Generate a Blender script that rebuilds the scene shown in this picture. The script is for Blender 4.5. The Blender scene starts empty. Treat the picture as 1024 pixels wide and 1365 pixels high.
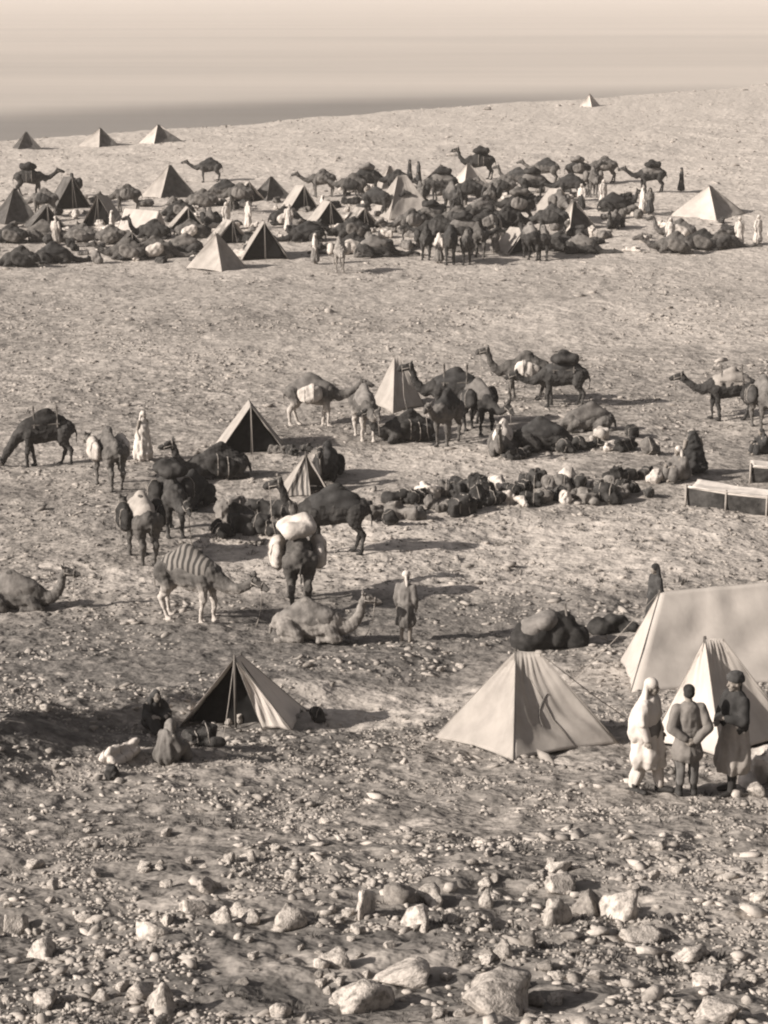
import bpy, bmesh, math, random
import numpy as np
from mathutils import Vector, Matrix, Euler

random.seed(7)
RNG = np.random.default_rng(11)
scene = bpy.context.scene
COL = scene.collection
R = math.radians

# ------------------------------------------------------------------ camera, sky, sun, exposure
W0, H0, FPX, HORIZON = 1024.0, 1365.0, 2800.0, -8.0
CAMZ = 16.0
TILT = math.atan((H0 / 2 - HORIZON) / FPX)
cam_d = bpy.data.cameras.new('camera')
cam = bpy.data.objects.new('camera', cam_d)
COL.objects.link(cam)
cam.location = (0, 0, CAMZ)
cam.rotation_euler = (R(90) - TILT, 0, 0)
cam_d.sensor_fit = 'VERTICAL'
cam_d.sensor_height = 24.0
cam_d.lens = 24.0 * FPX / H0
cam_d.clip_start = 0.5
cam_d.clip_end = 200000
scene.camera = cam

SUN_EL, SUN_AZ = R(27), R(203)          # azimuth measured from +X (right of the picture) towards +Y (away)
sdir = Vector((math.cos(SUN_AZ) * math.cos(SUN_EL), math.sin(SUN_AZ) * math.cos(SUN_EL), math.sin(SUN_EL)))
sun_d = bpy.data.lights.new('sun', 'SUN')
sun_d.energy = 5.0
sun_d.angle = R(0.6)
sun_d.color = (1.0, 0.925, 0.85)
sun = bpy.data.objects.new('sun', sun_d)
sun.rotation_euler = (-sdir).to_track_quat('-Z', 'Y').to_euler()
COL.objects.link(sun)

world = bpy.data.worlds.new('World')
scene.world = world
world.use_nodes = True
wn, wl = world.node_tree.nodes, world.node_tree.links
wn.clear()
sky = wn.new('ShaderNodeTexSky')
sky.sky_type = 'NISHITA'
sky.sun_disc = False
sky.sun_elevation = SUN_EL
sky.sun_rotation = math.pi / 2 - SUN_AZ
sky.dust_density = 4.0
sky.air_density = 1.0
hs = wn.new('ShaderNodeHueSaturation')
hs.inputs['Saturation'].default_value = 0.12
tint = wn.new('ShaderNodeMix')
tint.data_type = 'RGBA'; tint.blend_type = 'MULTIPLY'
tint.inputs['Factor'].default_value = 1.0
tint.inputs['B'].default_value = (1.0, 0.955, 0.97, 1)
bg = wn.new('ShaderNodeBackground')
bg.inputs['Strength'].default_value = 0.05
wo = wn.new('ShaderNodeOutputWorld')
wl.new(sky.outputs[0], hs.inputs['Color'])
wl.new(hs.outputs[0], tint.inputs['A'])
wl.new(tint.outputs['Result'], bg.inputs[0])
wl.new(bg.outputs[0], wo.inputs[0])

scene.view_settings.view_transform = 'Standard'
scene.view_settings.look = 'None'
scene.view_settings.exposure = 0.66
scene.view_settings.gamma = 1.0
scene.view_settings.use_curve_mapping = False
scene.render.engine = 'CYCLES'
scene.cycles.filter_width = 2.1
scene.cycles.max_bounces = 5
scene.cycles.volume_bounces = 1

# ------------------------------------------------------------------ noise and terrain
def _hash(ix, iy, seed):
    h = (ix.astype(np.int64) * 374761393 + iy.astype(np.int64) * 668265263 + seed * 982451653) & 0x7fffffff
    h = ((h ^ (h >> 13)) * 1274126177) & 0x7fffffff
    h = h ^ (h >> 16)
    return (h & 0xffff) / 65535.0

def vnoise(x, y, seed=0):
    ix, iy = np.floor(x), np.floor(y)
    fx, fy = x - ix, y - iy
    fx = fx * fx * (3 - 2 * fx); fy = fy * fy * (3 - 2 * fy)
    a = _hash(ix, iy, seed); b = _hash(ix + 1, iy, seed)
    c = _hash(ix, iy + 1, seed); d = _hash(ix + 1, iy + 1, seed)
    return (a + (b - a) * fx) * (1 - fy) + (c + (d - c) * fx) * fy - 0.5

def sstep(a, b, x):
    t = np.clip((x - a) / (b - a), 0, 1)
    return t * t * (3 - 2 * t)

_PY = np.array([-400, -60, 0, 8, 17, 30, 40, 48.6, 60, 72, 130, 150, 200, 240, 320, 450, 900.])
_PZ = np.array([14.6, 14.5, 14.2, 10.9, 7.1, 4.2, 2.25, .7, .2, .05, .0, .8, 1.5, 1.9, 2.6, 3.2, 3.4])
_dy = np.arange(-400, 900, 0.5)
_dz = np.interp(_dy, _PY, _PZ)
_k = np.exp(-np.linspace(-2.5, 2.5, 21) ** 2); _k /= _k.sum()
_dz = np.convolve(np.pad(_dz, 10, mode='edge'), _k, mode='valid')

LIP = []          # the lip of the little gully, filled in below
def base_z(x, y):
    x = np.asarray(x, float); y = np.asarray(y, float)
    z = np.interp(y, _dy, _dz)
    z = z + 0.025 * np.clip(x, -120, 140) * sstep(110, 330, y)
    z = z + 0.6 * vnoise(x / 26 + 3.3, y / 26 + 8.1, 3) * sstep(60, 110, y)
    # plateau edge and the low plain beyond it
    e = np.clip(252 + 1.0 * x, 150, 480)
    e = e + 22 * vnoise(x / 45, y / 160, 5) + 9 * vnoise(x / 13, y / 60, 6)
    f = sstep(0, 150, y - e)
    z = z * (1 - f) + (-25.0) * f
    return z

def lip_drop(x, y):
    # step down beyond the lip running from lower left to upper right
    ly = np.interp(x, LIPX, LIPY)
    d = y - ly + 0.7 * vnoise(x / 1.3, y / 1.3, 21)
    depth = np.interp(x, LIPX, LIPD)
    return -depth * sstep(-0.35, 0.7, d) * (1 - sstep(3.0, 9.0, d)) + 0.14 * depth / .5 * np.exp(-((d + 0.9) / 0.7) ** 2)

LIPX = np.array([-12, -7.2, -5.3, -2.5, -1.0, 0.6, 2.0, 4.0, 6.0])
LIPY = np.array([28.5, 30.2, 33.0, 34.6, 36.3, 37.6, 40.0, 42.5, 45.0])
LIPD = np.array([.8, .85, .8, .6, .6, .5, .3, .1, .0])

def hz(x, y):
    x = np.asarray(x, float); y = np.asarray(y, float)
    z = base_z(x, y) + lip_drop(x, y)
    near = 1 - sstep(300, 700, y)
    z = z + near * (0.30 * vnoise(x / 4.1, y / 4.1, 31) + 0.13 * vnoise(x / 1.7 + 5, y / 1.7, 32)
                    + 0.085 * vnoise(x / .72, y / .72 + 9, 33))
    z = z + (1 - sstep(40, 90, y)) * (0.085 * vnoise(x / .33, y / .33, 34) + 0.05 * vnoise(x / .15, y / .15, 35))
    z = z - sstep(900, 60000, np.hypot(x, y)) * 5
    return z

CF = Vector((0, math.cos(TILT), -math.sin(TILT)))
CU = Vector((0, math.sin(TILT), math.cos(TILT)))
def ray(px, py):
    return Vector(((px - W0 / 2) / FPX, 0, 0)) + CF - CU * ((py - H0 / 2) / FPX)

def gp(px, py):
    """ground point seen at a place in the picture"""
    d = ray(px, py)
    s = np.concatenate([np.arange(8, 120, .12), np.arange(120, 700, .5)])
    X, Y, Z = d.x * s, d.y * s, CAMZ + d.z * s
    m = Z < hz(X, Y)
    i = int(np.argmax(m)) if m.any() else len(s) - 1
    return Vector((X[i], Y[i], float(hz(X[i], Y[i]))))

def depth_of(p):
    return (p - Vector((0, 0, CAMZ))).dot(CF)

def mpp(p):
    """metres per picture pixel at a point"""
    return depth_of(p) / FPX

def top_height(p, py):
    """height above p of the point that appears on picture row py"""
    a, b = 0., 12.
    for _ in range(40):
        m = (a + b) / 2
        q = p + Vector((0, 0, m)) - Vector((0, 0, CAMZ))
        r = H0 / 2 - q.dot(CU) / q.dot(CF) * FPX
        if r > py: a = m
        else: b = m
    return a

# ------------------------------------------------------------------ materials
def warm(v, w=1.0):
    return (v, v * (1 - .095 * w), v * (1 - .19 * w), 1)

def newmat(name):
    m = bpy.data.materials.new(name)
    m.use_nodes = True
    n, l = m.node_tree.nodes, m.node_tree.links
    b = n['Principled BSDF']
    b.inputs['Roughness'].default_value = 0.95
    b.inputs['Specular IOR Level'].default_value = 0.08
    return m, n, l, b

def noisemat(name, dark, light, scale, w=1.0, detail=5, bump=0.0, bscale=None, rough=.95, lo=.35, hi=.68, rand=0.0, stretch=None, bdist=.02):
    m, n, l, b = newmat(name)
    b.inputs['Roughness'].default_value = rough
    tc = n.new('ShaderNodeTexCoord')
    vec = tc.outputs['Object']
    if rand > 0 or stretch:
        mp = n.new('ShaderNodeMapping')
        l.new(vec, mp.inputs[0])
        if stretch: mp.inputs['Scale'].default_value = stretch
        oi = n.new('ShaderNodeObjectInfo')
        mu = n.new('ShaderNodeMath'); mu.operation = 'MULTIPLY'; mu.inputs[1].default_value = 37.0
        l.new(oi.outputs['Random'], mu.inputs[0])
        l.new(mu.outputs[0], mp.inputs['Location'])
        vec = mp.outputs[0]
    t = n.new('ShaderNodeTexNoise')
    t.inputs['Scale'].default_value = scale
    t.inputs['Detail'].default_value = detail
    t.inputs['Roughness'].default_value = .62
    l.new(vec, t.inputs['Vector'])
    r = n.new('ShaderNodeValToRGB')
    r.color_ramp.elements[0].position = lo
    r.color_ramp.elements[1].position = hi
    r.color_ramp.elements[0].color = warm(dark, w)
    r.color_ramp.elements[1].color = warm(light, w)
    l.new(t.outputs[0], r.inputs[0])
    out = r.outputs[0]
    if rand > 0:
        hsn = n.new('ShaderNodeHueSaturation')
        mr = n.new('ShaderNodeMapRange')
        mr.inputs['To Min'].default_value = 1 - rand; mr.inputs['To Max'].default_value = 1 + rand
        l.new(oi.outputs['Random'], mr.inputs['Value'])
        l.new(mr.outputs[0], hsn.inputs['Value'])
        l.new(out, hsn.inputs['Color'])
        out = hsn.outputs[0]
    l.new(out, b.inputs['Base Color'])
    if bump:
        t2 = n.new('ShaderNodeTexNoise')
        t2.inputs['Scale'].default_value = bscale or scale * 4
        t2.inputs['Detail'].default_value = 4
        l.new(vec, t2.inputs['Vector'])
        bp = n.new('ShaderNodeBump')
        bp.inputs['Strength'].default_value = bump
        bp.inputs['Distance'].default_value = bdist
        l.new(t2.outputs[0], bp.inputs['Height'])
        l.new(bp.outputs[0], b.inputs['Normal'])
    return m

M = {}
M['rock'] = noisemat('limestone', .17, .47, 3.6, detail=9, bump=.9, bscale=11, lo=.36, hi=.56, rand=.14)
M['rock_dark'] = noisemat('weathered_limestone', .13, .30, 4.0, detail=8, bump=.7, bscale=14, rand=.15)
M['pebble'] = noisemat('pale_pebble', .17, .42, 1.1, detail=7, lo=.3, hi=.7)
M['canvas'] = noisemat('tent_canvas', .23, .33, 1.6, w=.95, detail=8, bump=.25, bscale=5, lo=.28, hi=.62, rand=.07, bdist=.03)
M['canvas_pale'] = noisemat('pale_tent_canvas', .36, .46, 1.1, w=.95, detail=8, bump=.25, bscale=4, lo=.28, hi=.6, rand=.05, bdist=.03)
M['canvas_bright'] = noisemat('sun_bleached_canvas', .40, .58, 1.1, w=.95, detail=8, bump=.25, bscale=4, lo=.28, hi=.6, bdist=.03)
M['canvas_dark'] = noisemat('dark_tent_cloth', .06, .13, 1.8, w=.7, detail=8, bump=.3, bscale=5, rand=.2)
M['canvas_stain'] = noisemat('stained_tent_canvas', .15, .34, 1.3, w=.95, detail=9, bump=.3, bscale=5, lo=.38, hi=.52, rand=.07)
M['seam'] = noisemat('canvas_seam', .17, .25, 6, bump=.2)
M['rope'] = noisemat('hemp_rope', .22, .34, 20)
M['wood'] = noisemat('weathered_wood', .07, .16, 6, stretch=(1, 1, .15), bump=.3)
M['camel_dark'] = noisemat('dark_camel_coat', .026, .068, 3.2, w=.6, detail=7, bump=.5, bscale=26, rand=.25, bdist=.03)
M['camel_mid'] = noisemat('brown_camel_coat', .06, .145, 3.0, w=.8, detail=7, bump=.5, bscale=26, rand=.2, bdist=.03)
M['camel_pale'] = noisemat('fawn_camel_coat', .17, .34, 3.0, w=.9, detail=7, bump=.5, bscale=26, rand=.15, bdist=.03)
M['sack_dark'] = noisemat('dark_sackcloth', .022, .065, 3, w=.6, detail=6, bump=.5, bscale=9, rand=.3, bdist=.05)
M['sack_mid'] = noisemat('brown_sackcloth', .09, .20, 3, w=.85, detail=6, bump=.5, bscale=9, rand=.25, bdist=.05)
M['sack_pale'] = noisemat('pale_sackcloth', .34, .56, 3, w=.95, detail=6, bump=.5, bscale=9, rand=.15, bdist=.05)
M['skin'] = noisemat('skin', .19, .27, 6, w=1.2, rough=.7)
M['hair'] = noisemat('dark_hair', .02, .045, 20, w=.5)
M['cloth_white'] = noisemat('white_cotton', .42, .56, 3, w=.9, bump=.3, bscale=9)
M['cloth_dark'] = noisemat('dark_wool', .030, .065, 4, w=.4, bump=.3, bscale=12, rand=.2)
M['cloth_mid'] = noisemat('brown_wool', .10, .19, 4, w=.8, bump=.3, bscale=12, rand=.2)
M['cloth_khaki'] = noisemat('khaki_drill', .24, .35, 4, w=1, bump=.3, bscale=12)
M['cloth_grey'] = noisemat('grey_twill', .11, .17, 4, w=.6, bump=.3, bscale=12)
M['cloth_drab'] = noisemat('drab_serge', .13, .21, 4, w=.9, bump=.3, bscale=12)
M['leather'] = noisemat('dark_leather', .025, .06, 5, w=.6, rough=.6, bump=.2)
M['mouth_shade'] = noisemat('painted_mouth_shade', .008, .02, 4, w=.4)  # near-black colour standing in for the shade inside tent mouths
M['scrub'] = noisemat('dry_scrub', .07, .17, .9, w=.8, detail=5)

def stripes(name, dark, light, freq):
    m, n, l, b = newmat(name)
    tc = n.new('ShaderNodeTexCoord')
    wv = n.new('ShaderNodeTexWave')
    wv.wave_type = 'BANDS'; wv.bands_direction = 'X'
    wv.inputs['Scale'].default_value = freq
    wv.inputs['Distortion'].default_value = 2.5
    wv.inputs['Detail'].default_value = 2
    l.new(tc.outputs['Object'], wv.inputs['Vector'])
    r = n.new('ShaderNodeValToRGB')
    r.color_ramp.elements[0].position = .35; r.color_ramp.elements[1].position = .6
    r.color_ramp.elements[0].color = warm(dark, .7); r.color_ramp.elements[1].color = warm(light, .95)
    l.new(wv.outputs[0], r.inputs[0])
    l.new(r.outputs[0], b.inputs['Base Color'])
    return m
M['striped'] = stripes('striped_blanket', .05, .20, 1.9)

def legs_mat(name, top_d, top_l, low, z0, z1):
    """camel coat whose lower legs are a paler colour than its back"""
    m = noisemat(name, top_d, top_l, 3.0, w=.8, detail=7, bump=.5, bscale=26, rand=.2, bdist=.03)
    n, l = m.node_tree.nodes, m.node_tree.links
    b = n['Principled BSDF']
    src = b.inputs['Base Color'].links[0].from_socket
    tc = n.new('ShaderNodeTexCoord'); sp = n.new('ShaderNodeSeparateXYZ')
    l.new(tc.outputs['Object'], sp.inputs[0])
    nz = n.new('ShaderNodeTexNoise'); nz.inputs['Scale'].default_value = 5
    l.new(tc.outputs['Object'], nz.inputs['Vector'])
    ad = n.new('ShaderNodeMath'); ad.operation = 'MULTIPLY_ADD'; ad.inputs[1].default_value = .5
    l.new(nz.outputs[0], ad.inputs[0]); l.new(sp.outputs['Z'], ad.inputs[2])
    mr = n.new('ShaderNodeMapRange')
    mr.inputs['From Min'].default_value = z0 + .25; mr.inputs['From Max'].default_value = z1 + .25
    l.new(ad.outputs[0], mr.inputs['Value'])
    mx = n.new('ShaderNodeMix'); mx.data_type = 'RGBA'
    l.new(mr.outputs[0], mx.inputs['Factor'])
    mx.inputs['A'].default_value = warm(low, .95)
    l.new(src, mx.inputs['B'])
    l.new(mx.outputs['Result'], b.inputs['Base Color'])
    return m
M['camel_palelegs'] = legs_mat('pale_legged_camel_coat', .06, .14, .42, .75, 1.15)

def ground_material():
    m, n, l, b = newmat('stony_ground')
    geo = n.new('ShaderNodeNewGeometry')
    pos = geo.outputs['Position']
    def noise(scale, detail, rough=.6, vec=pos):
        t = n.new('ShaderNodeTexNoise')
        t.inputs['Scale'].default_value = scale; t.inputs['Detail'].default_value = detail
        t.inputs['Roughness'].default_value = rough
        l.new(vec, t.inputs['Vector'])
        return t.outputs[0]
    def ramp(src, pts):
        r = n.new('ShaderNodeValToRGB')
        r.color_ramp.elements[0].position, r.color_ramp.elements[0].color = pts[0]
        r.color_ramp.elements[1].position, r.color_ramp.elements[1].color = pts[-1]
        for p, c in pts[1:-1]:
            e = r.color_ramp.elements.new(p); e.color = c
        l.new(src, r.inputs[0])
        return r.outputs[0]
    def mix(a, bb, fac, blend='MIX'):
        x = n.new('ShaderNodeMix'); x.data_type = 'RGBA'; x.blend_type = blend
        for s, v in (('A', a), ('B', bb), ('Factor', fac)):
            if hasattr(v, 'links'): l.new(v, x.inputs[s])
            else: x.inputs[s].default_value = v
        return x.outputs['Result']
    # colour: pale dry soil speckled with stones and thin dry plants
    fine = ramp(noise(3.6, 6, .66), [(.36, warm(.13, .9)), (.5, warm(.28)), (.64, warm(.48))])
    med = ramp(noise(1.25, 4, .6), [(.36, warm(.13, .9)), (.5, warm(.26)), (.62, warm(.44))])
    c = mix(fine, med, .45)
    big = ramp(noise(.11, 5), [(.35, (.80, .80, .80, 1)), (.65, (1.12, 1.12, 1.12, 1))])
    c = mix(c, big, 1.0, 'MULTIPLY')
    at = n.new('ShaderNodeAttribute'); at.attribute_name = 'scrub'
    dk = ramp(noise(2.6, 8, .7), [(.36, warm(.075, .7)), (.52, warm(.15, .85)), (.68, warm(.32))])
    c = mix(c, dk, at.outputs['Fac'])
    at2 = n.new('ShaderNodeAttribute'); at2.attribute_name = 'pale'
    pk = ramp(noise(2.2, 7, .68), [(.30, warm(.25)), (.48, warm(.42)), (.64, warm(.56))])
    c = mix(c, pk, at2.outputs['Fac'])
    # far plain: broad streaks of darker and lighter land
    at3 = n.new('ShaderNodeAttribute'); at3.attribute_name = 'valley'
    mp = n.new('ShaderNodeMapping'); mp.inputs['Scale'].default_value = (.0009, .0045, 1); mp.inputs['Rotation'].default_value = (0, 0, R(-52))
    l.new(pos, mp.inputs[0])
    vk = ramp(noise(1.0, 6, .6, mp.outputs[0]), [(.30, warm(.35, .9)), (.5, warm(.43, 1)), (.70, warm(.49, 1))])
    c = mix(c, vk, at3.outputs['Fac'])
    at4 = n.new('ShaderNodeAttribute'); at4.attribute_name = 'dark_band'
    bk = ramp(noise(1.6, 6, .6, mp.outputs[0]), [(.35, warm(.07, .3)), (.65, warm(.14, .4))])
    c = mix(c, bk, at4.outputs['Fac'])
    l.new(c, b.inputs['Base Color'])
    # relief: lumps and grit
    def addm(a, fa, bb):
        x = n.new('ShaderNodeMath'); x.operation = 'MULTIPLY_ADD'; x.inputs[1].default_value = fa
        l.new(a, x.inputs[0])
        if bb is None: x.inputs[2].default_value = 0
        else: l.new(bb, x.inputs[2])
        return x.outputs[0]
    h = addm(noise(1.7, 3, .5), .24, None)
    h = addm(noise(6.0, 2, .5), .07, h)
    bp = n.new('ShaderNodeBump'); bp.inputs['Strength'].default_value = .8
    bp.inputs['Distance'].default_value = 1.0
    l.new(h, bp.inputs['Height'])
    l.new(bp.outputs[0], b.inputs['Normal'])
    return m

# ------------------------------------------------------------------ the ground
def link(name, data, mat=None, parent=None, smooth=True):
    o = bpy.data.objects.new(name, data)
    COL.objects.link(o)
    if mat is not None and len(data.materials) == 0: data.materials.append(mat)
    if smooth and hasattr(data, 'polygons') and len(data.polygons):
        data.polygons.foreach_set('use_smooth', np.ones(len(data.polygons), bool))
    if parent: o.parent = parent
    return o

def fast_mesh(name, V, F):
    """mesh from vertex array and equal-sized face array"""
    me = bpy.data.meshes.new(name)
    V = np.asarray(V, np.float32); F = np.asarray(F, np.int32)
    k = F.shape[1]
    me.vertices.add(len(V)); me.vertices.foreach_set('co', V.ravel())
    me.loops.add(F.size); me.loops.foreach_set('vertex_index', F.ravel())
    me.polygons.add(len(F))
    me.polygons.foreach_set('loop_start', np.arange(0, F.size, k, dtype=np.int32))
    me.update(calc_edges=True)
    return me

def build_ground():
    rows = [-300, -150, -80, -40, -20, -8, 0, 5, 9, 11.5, 13]
    y = 13.0
    while y < 62: y *= 1.0034; rows.append(y)
    while y < 240: y *= 1.0036; rows.append(y)
    while y < 700: y *= 1.012; rows.append(y)
    while y < 90000: y *= 1.05; rows.append(y)
    rows = np.array(rows)
    t = np.concatenate([-np.geomspace(4, .33, 26)[:-1], np.linspace(-.33, -.22, 40)[:-1], np.linspace(-.22, .22, 400),
                        np.linspace(.22, .33, 40)[1:], np.geomspace(.33, 4, 26)[1:]])
    w = np.sqrt(rows ** 2 + 14.0 ** 2)
    X = w[:, None] * t[None, :]
    Y = np.repeat(rows[:, None], len(t), 1)
    Z = hz(X, Y)
    V = np.stack([X, Y, Z], -1).reshape(-1, 3)
    nr, nc = X.shape
    i = np.arange(nr - 1)[:, None] * nc + np.arange(nc - 1)[None, :]
    F = np.stack([i, i + 1, i + nc + 1, i + nc], -1).reshape(-1, 4)
    me = fast_mesh('ground', V, F)
    x, y = V[:, 0].astype(float), V[:, 1].astype(float)
    wob = 1.1 * vnoise(x / 3.1, y / 3.1, 41) + .7 * vnoise(x / 1.1, y / 1.1, 42)
    def blob(cx, cy, rx, ry, ang=0.):
        ca, sa = math.cos(ang), math.sin(ang)
        u = ((x - cx) * ca + (y - cy) * sa) / rx; v = (-(x - cx) * sa + (y - cy) * ca) / ry
        return sstep(1.25, .6, np.sqrt(u * u + v * v) + .5 * wob)
    scrub = np.zeros(len(x))
    for (cx, cy, rx, ry, a, s) in SCRUB: scrub = np.maximum(scrub, s * blob(cx, cy, rx, ry, a))
    scrub = scrub * (1 - sstep(64, 95, y))
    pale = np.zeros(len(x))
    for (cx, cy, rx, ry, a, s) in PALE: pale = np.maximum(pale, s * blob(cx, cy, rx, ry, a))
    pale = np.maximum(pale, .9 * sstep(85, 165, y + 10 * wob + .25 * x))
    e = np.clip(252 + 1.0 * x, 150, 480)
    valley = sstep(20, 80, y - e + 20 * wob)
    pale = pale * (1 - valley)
    band = sstep(400, 520, y + 90 * vnoise(x / 260, y / 120, 51)) * (1 - sstep(-70, 70, y - (860 + .75 * x) + 60 * vnoise(x / 220, y / 200, 52)))
    band = band * (.8 + .35 * vnoise((x + y * .74) / 420, (y - .74 * x) / 130, 53)) * (1 - .85 * sstep(-60, 150, x - .05 * y))
    b2 = sstep(0, 260, y - 1150) * (1 - sstep(0, 300, y - 1500 - .5 * x)) * .12
    band = np.clip(np.maximum(band, b2), 0, 1)
    for nm, arr in (('scrub', scrub), ('pale', pale), ('valley', valley), ('dark_band', band)):
        at = me.attributes.new(nm, 'FLOAT', 'POINT')
        at.data.foreach_set('value', arr.astype(np.float32))
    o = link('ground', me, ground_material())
    o['kind'] = 'structure'
    return o

def patch(px, py, rx, ry, ang=0., s=1.):
    p = gp(px, py)
    return (p.x, p.y, rx, ry, ang, s)
SCRUB = [patch(90, 930, 7, 8.0, .5, .95), patch(300, 880, 7, 7.0, .2, .95), patch(540, 850, 5.0, 6, .2, .85),
         patch(60, 1010, 4.5, 2.2, .5, .95), patch(640, 815, 4.5, 3.5, 0, .6), patch(250, 1250, 3.5, 1.5, .0, .85),
         patch(480, 1260, 2.2, 1.0, 0., .9), patch(60, 1300, 2.0, 1.8, 0, .9), patch(800, 1270, 2.5, 1.0, 0, .75),
         patch(560, 1330, 3.5, 1.0, 0, .9), patch(900, 1330, 2.2, 1.2, 0, .7), patch(120, 1170, 3, 2, 0., .4),
         patch(300, 1080, 5, 2.2, .25, .4), patch(600, 1150, 4, 2.5, 0, .45), patch(200, 690, 4, 4, 0, .35),
         patch(60, 850, 4, 3.0, 0, .7), patch(800, 800, 4, 2.5, 0, .55), patch(900, 1100, 3, 1.5, 0, .3)]
PALE = [patch(700, 730, 9, 5.0, 0, .75), patch(540, 950, 2.0, 3.0, .8, .8), patch(560, 760, 6, 3.0, 0, .7),
        patch(930, 700, 5, 4.0, 0, .6), patch(300, 770, 4, 1.8, 0, .6), patch(800, 900, 2.0, 2.5, 0, .5),
        patch(560, 610, 5, 3, 0, .6), patch(480, 1290, 1.3, .5, 0, .5), patch(900, 430, 16, 9, 0, .6),
        patch(400, 470, 12, 6, 0, .35), patch(990, 1180, 1.5, 1.2, 0, .6)]
build_ground()

# air: pale haze lying over the plain
def build_haze():
    bm = bmesh.new()
    bmesh.ops.create_cube(bm, size=1)
    me = bpy.data.meshes.new('haze'); bm.to_mesh(me); bm.free()
    m = bpy.data.materials.new('haze'); m.use_nodes = True
    n, l = m.node_tree.nodes, m.node_tree.links
    n.remove(n['Principled BSDF'])
    v = n.new('ShaderNodeVolumePrincipled')
    v.inputs['Color'].default_value = (.75, .70, .65, 1)
    v.inputs['Density'].default_value = HAZE
    v.inputs['Anisotropy'].default_value = 0.0
    l.new(v.outputs[0], n['Material Output'].inputs['Volume'])
    o = link('haze', me, m, smooth=False)
    zt, zb = 18.0, -40.0
    o.scale = (800000, 190000, zt - zb)
    o.location = (0, 92000, (zt + zb) / 2)
    o['kind'] = 'stuff'
    o['label'] = 'pale dusty haze hanging over the far plain'
HAZE = 0.00028
build_haze()

# ------------------------------------------------------------------ builders' tools
def tag(o, label, cat, group=None):
    o['label'] = label; o['category'] = cat
    if group: o['group'] = group
    return o

def empty(name, loc, rz=0., sc=1.):
    o = bpy.data.objects.new(name, None)
    COL.objects.link(o)
    o.empty_display_size = .3
    o.location = loc; o.rotation_euler = (0, 0, rz); o.scale = (sc, sc, sc)
    return o

_ICO = {}
def ico(sub):
    if sub not in _ICO:
        bm = bmesh.new(); bmesh.ops.create_icosphere(bm, subdivisions=sub, radius=1)
        V = np.array([v.co[:] for v in bm.verts]); F = np.array([[v.index for v in f.verts] for f in bm.faces])
        bm.free(); _ICO[sub] = (V, F)
    return _ICO[sub]

def wobble(P, freq, seed, n=7):
    """smooth 3-D pseudo noise in about -1..1 (sum of random waves)"""
    r = np.random.default_rng(seed)
    out = np.zeros(len(P))
    for i in range(n):
        d = r.normal(size=3); d /= np.linalg.norm(d)
        f = freq * (0.6 + 1.1 * r.random())
        out += np.sin(P @ d * f * 2 * math.pi + r.random() * 6.28) 
    return out / math.sqrt(n)

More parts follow.
